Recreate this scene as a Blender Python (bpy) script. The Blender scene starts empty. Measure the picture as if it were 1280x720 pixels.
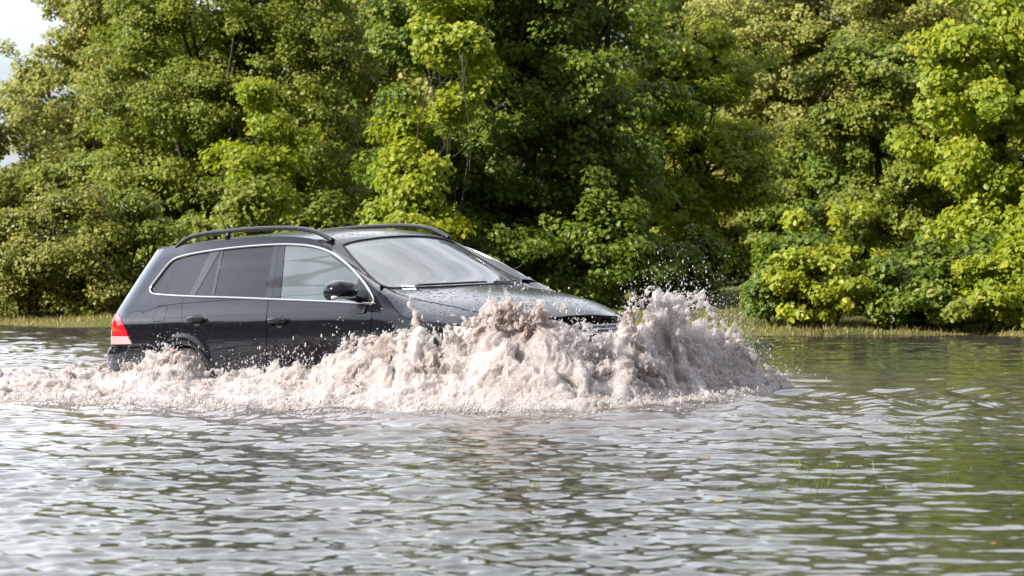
import bpy, bmesh, math, random
import numpy as np
from mathutils import Vector, Matrix, geometry
from mathutils.bvhtree import BVHTree

SC = bpy.context.scene
COL = SC.collection
random.seed(7)
RNG = np.random.default_rng(11)

# ------------------------------------------------------------------ helpers
def tag(o, label=None, cat=None, group=None, kind=None):
    if label: o['label'] = label
    if cat: o['category'] = cat
    if group: o['group'] = group
    if kind: o['kind'] = kind
    return o

def empty(name, loc=(0, 0, 0)):
    o = bpy.data.objects.new(name, None)
    o.location = loc
    COL.objects.link(o)
    return o

def link_mesh(name, verts, faces, mat=None, parent=None, smooth=True, mats=None, mat_idx=None):
    me = bpy.data.meshes.new(name)
    me.from_pydata([tuple(v) for v in verts], [], [tuple(f) for f in faces])
    me.update()
    if mats:
        for m in mats: me.materials.append(m)
        if mat_idx is not None:
            me.polygons.foreach_set('material_index', mat_idx)
    elif mat: me.materials.append(mat)
    if smooth and len(me.polygons):
        me.polygons.foreach_set('use_smooth', [True] * len(me.polygons))
    o = bpy.data.objects.new(name, me)
    COL.objects.link(o)
    if parent: o.parent = parent
    return o

def link_np(name, V, F, mat=None, parent=None, smooth=True):
    """fast mesh from numpy arrays, F is (n,3) or (n,4)"""
    me = bpy.data.meshes.new(name)
    n, k = F.shape
    me.vertices.add(len(V)); me.vertices.foreach_set('co', np.ascontiguousarray(V, np.float32).ravel())
    me.loops.add(n * k); me.loops.foreach_set('vertex_index', np.ascontiguousarray(F, np.int32).ravel())
    me.polygons.add(n)
    me.polygons.foreach_set('loop_start', np.arange(0, n * k, k, dtype=np.int32))
    me.polygons.foreach_set('loop_total', np.full(n, k, np.int32))
    if smooth: me.polygons.foreach_set('use_smooth', np.ones(n, bool))
    me.update(calc_edges=True)
    if mat: me.materials.append(mat)
    o = bpy.data.objects.new(name, me)
    COL.objects.link(o)
    if parent: o.parent = parent
    return o

def pchip(xs, ys):
    xs = np.asarray(xs, float); ys = np.asarray(ys, float)
    h = np.diff(xs); d = np.diff(ys) / h
    m = np.zeros(len(xs))
    for i in range(1, len(xs) - 1):
        if d[i - 1] * d[i] > 0:
            w1 = 2 * h[i] + h[i - 1]; w2 = h[i] + 2 * h[i - 1]
            m[i] = (w1 + w2) / (w1 / d[i - 1] + w2 / d[i])
    m[0] = d[0]; m[-1] = d[-1]
    def f(x):
        x = np.clip(np.asarray(x, float), xs[0], xs[-1])
        i = np.clip(np.searchsorted(xs, x, side='right') - 1, 0, len(xs) - 2)
        t = (x - xs[i]) / h[i]
        return ((2*t**3 - 3*t**2 + 1) * ys[i] + (t**3 - 2*t**2 + t) * h[i] * m[i]
                + (-2*t**3 + 3*t**2) * ys[i + 1] + (t**3 - t**2) * h[i] * m[i + 1])
    return f

def sstep(a, b, x):
    t = np.clip((np.asarray(x, float) - a) / (b - a), 0, 1)
    return t * t * (3 - 2 * t)

# ------------------------------------------------------------------ camera
FPX, HZ, EYE = 3600.0, 270.0, 1.23           # focal length in 1280-wide pixels, horizon row, eye height above the water
cam_d = bpy.data.cameras.new('camera')
cam = bpy.data.objects.new('camera', cam_d)
COL.objects.link(cam)
cam.location = (0, 0, EYE)
cam.rotation_euler = (math.pi / 2, 0, 0)
cam_d.sensor_width = 36
cam_d.lens = 36 * FPX / 1280
cam_d.shift_y = -(360 - HZ) / 1280
cam_d.clip_end = 6000
cam_d.clip_start = 0.1
cam_d.dof.use_dof = True
cam_d.dof.focus_distance = 20.5
cam_d.dof.aperture_fstop = 5.0
SC.camera = cam

def ray(u, v):
    return Vector((0, 0, EYE)), Vector(((u - 640) / FPX, 1, (HZ - v) / FPX))
def at_dist(u, v, D):
    return Vector(((u - 640) / FPX * D, D, EYE + (HZ - v) / FPX * D))
def on_level(u, v, z=0.0):
    D = (EYE - z) * FPX / (v - HZ)
    return at_dist(u, v, D)

# ------------------------------------------------------------------ materials
def new_mat(name):
    m = bpy.data.materials.new(name)
    m.use_nodes = True
    nt = m.node_tree
    b = nt.nodes['Principled BSDF']
    return m, nt, b
def N(nt, t, **kw):
    n = nt.nodes.new(t)
    for k, v in kw.items():
        if k in n.inputs: n.inputs[k].default_value = v
        else: setattr(n, k, v)
    return n
def L(nt, a, b): nt.links.new(a, b)

def simple(name, col, rough=0.5, metal=0.0, coat=0.0, spec=0.5, vary=0.12, scale=30, bump=0.0, bscale=200):
    m, nt, b = new_mat(name)
    tc = N(nt, 'ShaderNodeTexCoord')
    no = N(nt, 'ShaderNodeTexNoise'); no.inputs['Scale'].default_value = scale; no.inputs['Detail'].default_value = 5
    L(nt, tc.outputs['Object'], no.inputs['Vector'])
    mp = N(nt, 'ShaderNodeMapRange')
    mp.inputs['To Min'].default_value = 1 - vary; mp.inputs['To Max'].default_value = 1 + vary
    L(nt, no.outputs['Fac'], mp.inputs['Value'])
    mx = N(nt, 'ShaderNodeVectorMath', operation='SCALE'); mx.inputs[0].default_value = col
    L(nt, mp.outputs['Result'], mx.inputs['Scale'])
    L(nt, mx.outputs['Vector'], b.inputs['Base Color'])
    b.inputs['Roughness'].default_value = rough
    b.inputs['Metallic'].default_value = metal
    b.inputs['Coat Weight'].default_value = coat
    b.inputs['Coat Roughness'].default_value = 0.03
    b.inputs['Specular IOR Level'].default_value = spec
    if bump:
        n2 = N(nt, 'ShaderNodeTexNoise'); n2.inputs['Scale'].default_value = bscale
        L(nt, tc.outputs['Object'], n2.inputs['Vector'])
        bp = N(nt, 'ShaderNodeBump'); bp.inputs['Strength'].default_value = bump; bp.inputs['Distance'].default_value = 0.004
        L(nt, n2.outputs['Fac'], bp.inputs['Height']); L(nt, bp.outputs['Normal'], b.inputs['Normal'])
    return m

def drops_bump(nt, tc, scale, lo, hi, dist):
    """beads of rain: cells of a voronoi, only some of them holding a drop"""
    vo = N(nt, 'ShaderNodeTexVoronoi'); vo.inputs['Scale'].default_value = scale
    L(nt, tc.outputs['Object'], vo.inputs['Vector'])
    sp = N(nt, 'ShaderNodeSeparateColor'); L(nt, vo.outputs['Color'], sp.inputs['Color'])
    mr = N(nt, 'ShaderNodeMapRange'); mr.inputs['From Min'].default_value = 0; mr.inputs['From Max'].default_value = 1
    mr.inputs['To Min'].default_value = lo; mr.inputs['To Max'].default_value = hi
    L(nt, sp.outputs['Red'], mr.inputs['Value'])
    sub = N(nt, 'ShaderNodeMath', operation='SUBTRACT'); sub.use_clamp = True
    L(nt, mr.outputs['Result'], sub.inputs[0]); L(nt, vo.outputs['Distance'], sub.inputs[1])
    po = N(nt, 'ShaderNodeMath', operation='POWER'); po.inputs[1].default_value = 0.6
    L(nt, sub.outputs[0], po.inputs[0])
    bp = N(nt, 'ShaderNodeBump'); bp.inputs['Strength'].default_value = 1.0; bp.inputs['Distance'].default_value = dist
    L(nt, po.outputs[0], bp.inputs['Height'])
    return bp, po

def paint(name, col, scale=75, dist=0.006, lo=-0.35, hi=0.5, film=0.02):
    m, nt, b = new_mat(name)
    tc = N(nt, 'ShaderNodeTexCoord')
    bp, drop = drops_bump(nt, tc, scale, lo, hi, dist)
    b.inputs['Base Color'].default_value = (*col, 1)
    b.inputs['Metallic'].default_value = 0.0; b.inputs['Specular IOR Level'].default_value = 0.12
    no = N(nt, 'ShaderNodeTexNoise'); no.inputs['Scale'].default_value = 6; no.inputs['Detail'].default_value = 8
    L(nt, tc.outputs['Object'], no.inputs['Vector'])
    mr = N(nt, 'ShaderNodeMapRange'); mr.inputs['To Min'].default_value = 0.08; mr.inputs['To Max'].default_value = 0.25
    L(nt, no.outputs['Fac'], mr.inputs['Value']); L(nt, mr.outputs['Result'], b.inputs['Roughness'])
    b.inputs['Coat Weight'].default_value = 1.0
    b.inputs['Coat Roughness'].default_value = film
    L(nt, bp.outputs['Normal'], b.inputs['Coat Normal']); L(nt, bp.outputs['Normal'], b.inputs['Normal'])
    return m

M_PAINT = paint('black_paint_wet_side', (0.006, 0.006, 0.009), 60, 0.002, -0.9, 0.36)
M_TOP = paint('black_paint_wet_top', (0.007, 0.007, 0.010), 46, 0.024, -0.02, 0.55, 0.22)
M_BLACK = simple('black_trim', (0.010, 0.010, 0.011), 0.35, coat=0.3)
M_GLOSSBLACK = simple('gloss_black_pillar', (0.006, 0.006, 0.007), 0.12, coat=1.0)
M_RUBBER = simple('rubber', (0.012, 0.012, 0.012), 0.7)
M_CHROME = simple('bright_trim', (0.86, 0.86, 0.87), 0.16, metal=1.0, vary=0.03)
M_ALLOY = simple('alloy', (0.55, 0.55, 0.57), 0.3, metal=1.0)
M_RED = simple('red_lens', (0.62, 0.012, 0.018), 0.08, coat=1.0, vary=0.2, scale=60)
M_CLEAR = simple('pale_lens', (0.60, 0.30, 0.31), 0.15, coat=1.0, vary=0.1, scale=80)
M_WHITE_LENS = simple('clear_lamp_lens', (0.70, 0.68, 0.66), 0.12, coat=1.0)
M_INT = simple('charcoal_cloth', (0.02, 0.02, 0.022), 0.85)
M_STICK = simple('white_sticker', (0.75, 0.8, 0.84), 0.4)
M_STICKB = simple('blue_print', (0.08, 0.25, 0.5), 0.4)

def glass(name, tint, mist, mist_col=(0.55, 0.6, 0.62), ior=1.6, rough=0.01):
    m = bpy.data.materials.new(name); m.use_nodes = True
    nt = m.node_tree; nt.nodes.clear()
    out = N(nt, 'ShaderNodeOutputMaterial')
    tr = N(nt, 'ShaderNodeBsdfTransparent'); tr.inputs['Color'].default_value = (*tint, 1)
    gl = N(nt, 'ShaderNodeBsdfGlossy'); gl.inputs['Roughness'].default_value = rough
    df = N(nt, 'ShaderNodeBsdfDiffuse'); df.inputs['Color'].default_value = (*mist_col, 1)
    tc = N(nt, 'ShaderNodeTexCoord')
    no = N(nt, 'ShaderNodeTexNoise'); no.inputs['Scale'].default_value = 2.5; no.inputs['Detail'].default_value = 6
    L(nt, tc.outputs['Object'], no.inputs['Vector'])
    mr = N(nt, 'ShaderNodeMapRange'); mr.inputs['To Min'].default_value = mist * 0.6; mr.inputs['To Max'].default_value = mist * 1.4
    L(nt, no.outputs['Fac'], mr.inputs['Value'])
    m1 = N(nt, 'ShaderNodeMixShader'); L(nt, mr.outputs['Result'], m1.inputs['Fac'])
    L(nt, tr.outputs[0], m1.inputs[1]); L(nt, df.outputs[0], m1.inputs[2])
    fr = N(nt, 'ShaderNodeFresnel'); fr.inputs['IOR'].default_value = ior
    bp, _ = drops_bump(nt, tc, 45, -0.75, 0.32, 0.0012)
    L(nt, bp.outputs['Normal'], gl.inputs['Normal'])
    m2 = N(nt, 'ShaderNodeMixShader'); L(nt, fr.outputs[0], m2.inputs['Fac'])
    L(nt, m1.outputs[0], m2.inputs[1]); L(nt, gl.outputs[0], m2.inputs[2])
    L(nt, m2.outputs[0], out.inputs['Surface'])
    return m
M_GLASS_DARK = glass('tinted_glass', (0.08, 0.09, 0.10), 0.02, ior=1.75)
M_GLASS_SIDE = glass('side_glass', (0.42, 0.52, 0.54), 0.20, (0.44, 0.54, 0.57), ior=1.95)
M_GLASS_FRONT = glass('misted_windscreen_glass', (0.5, 0.55, 0.55), 0.24, (0.52, 0.60, 0.61), ior=2.15)
# ------------------------------------------------------------------ CAR
# car frame: x forward from the rear bumper, y to the left, z up from the tyre contact
TH, PITCH, ROLL = math.radians(46.0), math.radians(-2.75), math.radians(0.7)
R_CAR = (Matrix.Rotation(-TH, 4, 'Z') @ Matrix.Rotation(PITCH, 4, 'Y') @ Matrix.Rotation(ROLL, 4, 'X'))
CAR_C = Vector((2.2, 0, 0.9))
CAR_T = Vector((-1.096, 21.503, EYE - 0.660))
M_CAR = Matrix.Translation(CAR_T) @ R_CAR @ Matrix.Translation(-CAR_C)
M_CAR_I = M_CAR.inverted()
def car_px(p):
    w = M_CAR @ Vector(p)
    return (640 + FPX * w.x / w.y, HZ - FPX * (w.z - EYE) / w.y)
def car_ray(u, v):
    o, d = ray(u, v)
    return M_CAR_I @ o, (M_CAR_I.to_3x3() @ d).normalized()
def car_plane(u, v, y):                  # pixel onto the car's plane y = const
    o, d = car_ray(u, v)
    return o + d * ((y - o.y) / d.y)

car = empty('estate_car')
car.matrix_world = M_CAR
tag(car, 'black estate car ploughing through the flood water, front wheels hidden by splash', 'car')

_ctrl = [(-.20, 0), (-.19, .30), (-.155, .53), (-.085, .705), (0.10, .805), (0.50, .850), (1.1, .878), (1.8, .889),
         (2.6, .889), (3.25, .884), (3.75, .864), (4.05, .815), (4.27, .71), (4.42, .5), (4.50, .25), (4.52, 0)]
def _plan():
    P = [(x, -y) for x, y in _ctrl[1:3]][::-1] + _ctrl + [(x, -y) for x, y in _ctrl[-3:-1]][::-1]
    P = np.array(P, float)
    d = np.r_[0, np.cumsum(np.sqrt(np.linalg.norm(np.diff(P, axis=0), axis=1)))]
    out = []
    for i in range(2, len(P) - 3):
        t0, t1, t2, t3 = d[i - 1:i + 3]
        for t in np.linspace(t1, t2, 80, endpoint=False):
            A1 = (t1-t)/(t1-t0)*P[i-1] + (t-t0)/(t1-t0)*P[i]
            A2 = (t2-t)/(t2-t1)*P[i] + (t-t1)/(t2-t1)*P[i+1]
            A3 = (t3-t)/(t3-t2)*P[i+1] + (t-t2)/(t3-t2)*P[i+2]
            B1 = (t2-t)/(t2-t0)*A1 + (t-t0)/(t2-t0)*A2
            B2 = (t3-t)/(t3-t1)*A2 + (t-t1)/(t3-t1)*A3
            out.append((t2-t)/(t2-t1)*B1 + (t-t1)/(t2-t1)*B2)
    out.append(P[len(P) - 3])
    out = np.array(out)
    s = np.r_[0, np.cumsum(np.linalg.norm(np.diff(out, axis=0), axis=1))]
    return s, out[:, 0], out[:, 1]
PS, PX, PY = _plan()
SMAX = PS[-1]
f_prof = pchip([.05, .10, .18, .30, .45, .60, .72, .80, .85, .875, .95, 1.05, 1.2, 1.35, 1.45, 1.52],
               [.60, .70, .78, .845, .872, .885, .889, .886, .877, .868, .836, .787, .716, .645, .585, .53])
f_proff = pchip([.05, .10, .18, .30, .45, .60, .72, .80, .86, .90, .94, .98, 1.02, 1.10],
                [.60, .70, .78, .845, .872, .885, .889, .882, .858, .834, .80, .76, .71, .60])
f_xr = pchip([.05, .2, .35, .5, .60, .64, .68, .85, 1.0, 1.2, 1.38, 1.52], [.15, .08, .02, 0, .005, .04, .055, .07, .145, .275, .40, .47])
f_xf = pchip([.05, .2, .35, .5, .62, .70, .76, .85, .95, 1.1], [-.3, -.10, -.02, 0, -.02, -.06, -.12, -.30, -.55, -.9])
def wall(s, z):
    s = np.asarray(s, float); z = np.asarray(z, float)
    x0 = np.interp(s, PS, PX); y0 = np.interp(s, PS, PY)
    bf = sstep(3.25, 3.65, x0)
    pr = (f_prof(z) * (1 - bf) + f_proff(z) * bf) / .889
    x = x0 + f_xr(z) * (1 - sstep(-.1, 1.1, x0)) + f_xf(z) * sstep(3.5, 4.5, x0)
    # flared wheel arches
    for cx in (1.09, 3.67):
        r = np.hypot(x0 - cx, z - .32)
        pr = pr + 0.014 * np.exp(-((r - .37) / .045) ** 2)
    return np.stack([x, -y0 * pr, z], -1)
f_zc = pchip([0, .28, .7, 1.2, 1.8, 2.2, 2.45, 2.62, 2.75, 3.05, 3.40, 3.50, 3.60, 3.9, 4.15, 4.35, 4.47, 4.56],
             [1.37, 1.405, 1.445, 1.468, 1.475, 1.463, 1.442, 1.408, 1.352, 1.208, 1.04, 1.008, .992, .945, .89, .815, .735, .62])
def topz(x, y):
    x = np.asarray(x, float); y = np.abs(np.asarray(y, float))
    bow = .06 + .12 * sstep(1.6, 2.6, x) + .0 * sstep(3.6, 4.3, x)
    z = f_zc(x + bow * (y / .7) ** 2) - .05 * (y / .65) ** 2.4
    z = z + .080 * sstep(.63, .78, y) * sstep(2.2, 2.6, x) * (1 - sstep(3.2, 3.6, x))      # screen pillars stand proud
    return z - .05 * (y / .86) ** 9 * sstep(3.3, 3.7, x)                                   # wing tops roll over
def edge_z(s):
    """height at which the side wall meets the roof / windscreen / bonnet surface"""
    s = np.atleast_1d(np.asarray(s, float))
    lo = np.full(s.shape, .45); hi = np.full(s.shape, 1.50)
    for _ in range(40):
        mid = (lo + hi) / 2
        p = wall(s, mid)
        above = mid > topz(p[..., 0], p[..., 1])
        hi = np.where(above, mid, hi); lo = np.where(above, lo, mid)
    return (lo + hi) / 2

def _bvh():
    ns, nz = 520, 200
    S, Z = np.meshgrid(np.linspace(0, SMAX, ns), np.linspace(.08, 1.5, nz), indexing='ij')
    P = wall(S, Z).reshape(-1, 3); UV = np.stack([S, Z], -1).reshape(-1, 2)
    idx = np.arange(ns * nz).reshape(ns, nz)
    a, b, c, d = idx[:-1, :-1].ravel(), idx[1:, :-1].ravel(), idx[1:, 1:].ravel(), idx[:-1, 1:].ravel()
    T = np.concatenate([np.stack([a, b, c], -1), np.stack([a, c, d], -1)])
    return BVHTree.FromPolygons(P.tolist(), T.tolist()), P, UV, T
_B, _BP, _BUV, _BT = _bvh()
def wpx(u, v):
    """pixel -> (s, z) on the near wall"""
    o, d = car_ray(u, v)
    loc, nor, idx, dist = _B.ray_cast(o, d)
    if loc is None:
        raise ValueError('miss %s %s' % (u, v))
    t = _BT[idx]
    q = geometry.barycentric_transform(loc, *[Vector(_BP[i]) for i in t], *[Vector((*_BUV[i], 0)) for i in t])
    return (q.x, q.y)
def tpx(u, v):
    """pixel -> (x, y) on the top surface"""
    o, d = car_ray(u, v)
    t0 = None
    ts = np.linspace(15, 30, 6000)
    P = np.array(o)[None] + ts[:, None] * np.array(d)[None]
    ins = (P[:, 0] > 0) & (P[:, 0] < 4.56) & (np.abs(P[:, 1]) < .95)
    below = ins & (P[:, 2] < topz(P[:, 0], P[:, 1]))
    k = np.argmax(below)
    return (P[k, 0], P[k, 1])

def resample(poly, step, closed=True):
    P = [np.array(p, float) for p in poly]
    if closed: P.append(P[0])
    out = []
    for a, b in zip(P[:-1], P[1:]):
        n = max(1, int(np.ceil(np.linalg.norm(b - a) / step)))
        for k in range(n): out.append(a + (b - a) * k / n)
    if not closed: out.append(P[-1])
    return np.array(out)
def smooth_curve(pts, n=6, closed=False):
    P = [np.array(p, float) for p in pts]
    out = []
    m = len(P)
    rng = range(m if closed else m - 1)
    for i in rng:
        p0 = P[(i - 1) % m] if closed or i > 0 else 2 * P[0] - P[1]
        p1 = P[i]; p2 = P[(i + 1) % m]
        p3 = P[(i + 2) % m] if closed or i + 2 < m else 2 * P[-1] - P[-2]
        for k in range(n):
            t = k / n
            out.append(.5 * ((2*p1) + (-p0+p2)*t + (2*p0-5*p1+4*p2-p3)*t*t + (-p0+3*p1-3*p2+p3)*t**3))
    if not closed: out.append(P[-1])
    return [tuple(p) for p in out]
def area2(P):
    x, y = P[:, 0], P[:, 1]
    return .5 * np.sum(x * np.roll(y, -1) - np.roll(x, -1) * y)
def inset(poly, d):
    P = np.array(poly, float)
    if area2(P) < 0: P = P[::-1]
    e = np.roll(P, -1, 0) - P
    ln = np.linalg.norm(e, axis=1); ok = ln > 1e-6
    P = P[ok]; e = np.roll(P, -1, 0) - P
    e /= np.linalg.norm(e, axis=1)[:, None]
    n1 = np.stack([-e[:, 1], e[:, 0]], -1); n0 = np.roll(n1, 1, 0)
    b = n0 + n1; bl = np.linalg.norm(b, axis=1)[:, None]
    b = b / np.maximum(bl, 1e-6)
    c = np.maximum(np.sum(b * n1, axis=1)[:, None], .5)
    return P + b * d / c
def inside(P, Q):
    """points Q inside polygon P (even-odd)"""
    x, y = Q[:, 0], Q[:, 1]
    r = np.zeros(len(Q), bool)
    x1, y1 = P[:, 0], P[:, 1]; x2, y2 = np.roll(x1, -1), np.roll(y1, -1)
    for i in range(len(P)):
        c = (y1[i] > y) != (y2[i] > y)
        with np.errstate(divide='ignore', invalid='ignore'):
            xi = (x2[i] - x1[i]) * (y - y1[i]) / (y2[i] - y1[i]) + x1[i]
        r ^= c & (x < xi)
    return r

def panel(name, outline, mat, surf='wall', holes=(), gap=0.0, res=0.03, off=0.0, thick=0.02, parent=None, mirror=True, vary_label=None):
    """a sheet cut out of the side wall or the top surface, with folded edges; made on both sides of the car"""
    O = np.array(outline, float)
    if gap: O = inset(O, gap)
    elif area2(O) < 0: O = O[::-1]
    O = resample(O, res * .6)
    H = [resample(inset(np.array(h, float), -gap) if gap else np.array(h, float), res * .6) for h in holes]
    lo, hi = O.min(0), O.max(0)
    gx, gy = np.meshgrid(np.arange(lo[0] + res / 2, hi[0], res), np.arange(lo[1] + res / 2, hi[1], res), indexing='ij')
    G = np.stack([gx.ravel(), gy.ravel()], -1)
    k = inside(O, G)
    for h in H: k &= ~inside(h, G)
    G = G[k]
    B = np.concatenate([O] + H)
    if len(G):
        dmin = np.full(len(G), 9.)
        for b in B: dmin = np.minimum(dmin, np.hypot(G[:, 0] - b[0], G[:, 1] - b[1]))
        G = G[dmin > res * .4]
    edges, base = [], 0
    loops = []
    for lp in [O] + H:
        n = len(lp); loops.append(list(range(base, base + n)))
        edges += [(base + i, base + (i + 1) % n) for i in range(n)]; base += n
    pts = np.concatenate([B, G]) if len(G) else B
    r = geometry.delaunay_2d_cdt([Vector(p) for p in pts], edges, [], 0, 1e-6)
    V2 = np.array([(v.x, v.y) for v in r[0]]); F = np.array([f for f in r[2] if len(f) == 3])
    C = V2[F].mean(1)
    k = inside(O, C)
    for h in H: k &= ~inside(h, C)
    F = F[k]
    e = 1e-4
    if surf == 'wall':
        f = wall
    else:
        f = lambda a, b: np.stack([a, b, topz(a, b)], -1)
    P = f(V2[:, 0], V2[:, 1])
    du = f(V2[:, 0] + e, V2[:, 1]) - f(V2[:, 0] - e, V2[:, 1]); dv = f(V2[:, 0], V2[:, 1] + e) - f(V2[:, 0], V2[:, 1] - e)
    Nn = np.cross(du, dv); Nn /= np.maximum(np.linalg.norm(Nn, axis=1)[:, None], 1e-9)
    P = P + Nn * off
    V = P.tolist(); FF = [list(x) for x in F]
    # orient
    a, b, c = P[F[:, 0]], P[F[:, 1]], P[F[:, 2]]
    fl = np.sum(np.cross(b - a, c - a) * Nn[F[:, 0]], axis=1) < 0
    FF = [x[::-1] if q else x for x, q in zip(FF, fl)]
    if thick:
        from collections import Counter
        cnt = Counter(); dire = {}
        for x in FF:
            for i in range(3):
                p, q = x[i], x[(i + 1) % 3]
                cnt[(min(p, q), max(p, q))] += 1; dire[(min(p, q), max(p, q))] = (p, q)
        mp = {}
        def top(i):
            if ('t', i) not in mp: mp[('t', i)] = len(V); V.append((P[i] - Nn[i] * .0005).tolist())
            return mp[('t', i)]
        def low(i):
            if i not in mp: mp[i] = len(V); V.append((P[i] - Nn[i] * thick).tolist())
            return mp[i]
        for k_, n_ in cnt.items():
            if n_ == 1:
                p, q = dire[k_]
                FF.append([q, p, top(p), top(q)]) if False else FF.append([top(q), top(p), low(p), low(q)])
    out = []
    for sgn in ((1, -1) if (mirror and surf == 'wall') or mirror == 'both' else (1,)):
        VV = V if sgn == 1 else [(p[0], -p[1], p[2]) for p in V]
        F2 = FF if sgn == 1 else [x[::-1] for x in FF]
        par = parent if not isinstance(parent, (tuple, list)) else parent[0 if sgn == 1 else 1]
        o = link_mesh(name, VV, F2, mat, par or car)
        NN = [(n[0], n[1] * sgn, n[2]) for n in Nn.tolist()] + [(0, 0, 0)] * (len(VV) - len(Nn))
        nf = len(fl)
        o.data.polygons.foreach_set('use_smooth', [True] * nf + [False] * (len(F2) - nf))
        o.data.normals_split_custom_set_from_vertices(NN)
        out.append(o)
    return out

def tube(pts, r, name, mat, parent=None, seg=8, closed=False, flat=None, radii=None, build=True):
    P = [Vector(p) for p in pts]
    n = len(P); V, F = [], []
    prev = None
    for i, p in enumerate(P):
        t = (P[(i + 1) % n] - P[i - 1]) if closed or 0 < i < n - 1 else (P[1] - P[0] if i == 0 else P[-1] - P[-2])
        t.normalize()
        ref = Vector((0, 0, 1)) if prev is None else prev
        if abs(t.dot(ref)) > .95 and prev is None: ref = Vector((0, 1, 0))
        a = (ref - t * ref.dot(t)).normalized(); b = t.cross(a); prev = a
        rr = radii[i] if radii else r
        ra, rb = (rr, rr) if flat is None else (rr * flat[0], rr * flat[1])
        for k in range(seg):
            an = 2 * math.pi * k / seg
            V.append(p + a * math.cos(an) * ra + b * math.sin(an) * rb)
    m = n if closed else n - 1
    for i in range(m):
        for k in range(seg):
            j = (i + 1) % n
            F.append((i * seg + k, i * seg + (k + 1) % seg, j * seg + (k + 1) % seg, j * seg + k))
    if not closed:
        F.append(tuple(range(seg))[::-1]); F.append(tuple(range((n - 1) * seg, n * seg)))
    if not build: return [tuple(v) for v in V], F
    return link_mesh(name, V, F, mat, parent or car)

def mirrored(o, name=None, parent=None):
    me = o.data.copy()
    for v in me.vertices: v.co.y = -v.co.y
    me.flip_normals()
    c = bpy.data.objects.new(name or o.name.split('.')[0], me)
    COL.objects.link(c); c.parent = parent or o.parent
    return c

def blob(name, sections, mat, parent, seg=16, smooth=True, cap=True):
    """loft of closed rings (each a list of seg points)"""
    V, F = [], []
    for r in sections: V += [tuple(p) for p in r]
    n = len(sections); seg = len(sections[0])
    for i in range(n - 1):
        for k in range(seg):
            F.append((i*seg + k, i*seg + (k+1) % seg, (i+1)*seg + (k+1) % seg, (i+1)*seg + k))
    if cap: F += [tuple(range(seg))[::-1], tuple(range((n-1)*seg, n*seg))]
    o = link_mesh(name, V, F, mat, parent, smooth)
    bm = bmesh.new(); bm.from_mesh(o.data); bmesh.ops.recalc_face_normals(bm, faces=bm.faces); bm.to_mesh(o.data); bm.free()
    return o

def rbox(name, c, size, mat, parent, r=0.03, rot=None, seg=3):
    bm = bmesh.new(); bmesh.ops.create_cube(bm, size=1)
    bmesh.ops.scale(bm, vec=size, verts=bm.verts)
    bmesh.ops.bevel(bm, geom=bm.edges[:], offset=r, segments=seg, profile=.5, affect='EDGES')
    if rot: bmesh.ops.rotate(bm, cent=(0, 0, 0), matrix=rot, verts=bm.verts)
    bmesh.ops.translate(bm, vec=c, verts=bm.verts)
    me = bpy.data.meshes.new(name); bm.to_mesh(me); bm.free()
    me.materials.append(mat)
    me.polygons.foreach_set('use_smooth', [True] * len(me.polygons))
    o = bpy.data.objects.new(name, me); COL.objects.link(o); o.parent = parent
    return o

# --- outlines traced on the side
W = lambda L_: [wpx(*p) for p in L_]
dlo_top_px = [(188.3, 362), (190.5, 356.5), (198, 346.5), (208.6, 332.7), (217.4, 324.4), (230, 319.8), (248.4, 315.8), (279, 311.2),
              (315.6, 307.4), (352.3, 305.4), (379.8, 306.4), (398, 309.7), (413.4, 315.5), (428.7, 325.7), (444, 340), (457.7, 356.5), (465.3, 370), (467, 376)]
dlo_bot_px = [(465.5, 379.6), (458, 379.4), (425.6, 377.7), (380, 375.6), (334, 373.7), (290, 372), (242, 370.6), (205, 368.6), (194, 367.6), (189.5, 365.6)]
DLO = smooth_curve(W(dlo_top_px + dlo_bot_px), 5, closed=True)
DLO = np.array(DLO)
def belt_z(s):
    B_ = np.array(sorted(W(dlo_bot_px[1:-1])))
    return np.interp(s, B_[:, 0], B_[:, 1])
s_rear_cut = wpx(228.5, 372)[0]
# door shut lines
shut_r = W([(229.6, 371.4), (227.2, 381), (226.9, 392), (229.4, 406), (235.6, 421.4), (242.5, 434), (249.4, 446.4), (260, 468)])
shut_b = W([(335.8, 373.9), (333.4, 394.5), (333, 431), (334.5, 470)])
shut_f = W([(466.2, 380.6), (464.9, 394.5), (463.8, 406.7), (463, 440), (464, 470)])
SILL = .23
def down(c): return c + [(c[-1][0], SILL)]
shut_r, shut_b, shut_f = down(smooth_curve(shut_r, 4)), down(smooth_curve(shut_b, 3)), down(smooth_curve(shut_f, 3))
def belt_between(s0, s1, n=24): return [(s, belt_z(s)) for s in np.linspace(s0, s1, n)]
rear_door = belt_between(shut_r[0][0], shut_b[0][0]) + shut_b + shut_r[::-1][:-1]
front_door = belt_between(shut_b[0][0], shut_f[0][0]) + shut_f + shut_b[::-1][:-1]

def s_of_x(x): return float(np.interp(x, PX[:], PS))
def arch(cx, r=.345, z0=SILL, n=40):
    a = np.linspace(0, math.pi, n)
    pts = [(s_of_x(cx) + r * math.cos(t), .315 + r * math.sin(t)) for t in a]
    return pts
# edges of the wall with the top surface
SE = np.linspace(.05, SMAX, 500)
EZ = edge_z(SE)
def edge_pts(s0, s1, n=80, dz=0.0): 
    s = np.linspace(s0, s1, n)
    return [(a, b + dz) for a, b in zip(s, np.interp(s, SE, EZ))]

S_RC = .58                                # the tailgate starts inboard of this
ra = arch(1.09); fa = arch(3.67)
s_ra0, s_ra1 = s_of_x(1.09) - .345, s_of_x(1.09) + .345
s_fa0, s_fa1 = s_of_x(3.67) - .345, s_of_x(3.67) + .345
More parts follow.
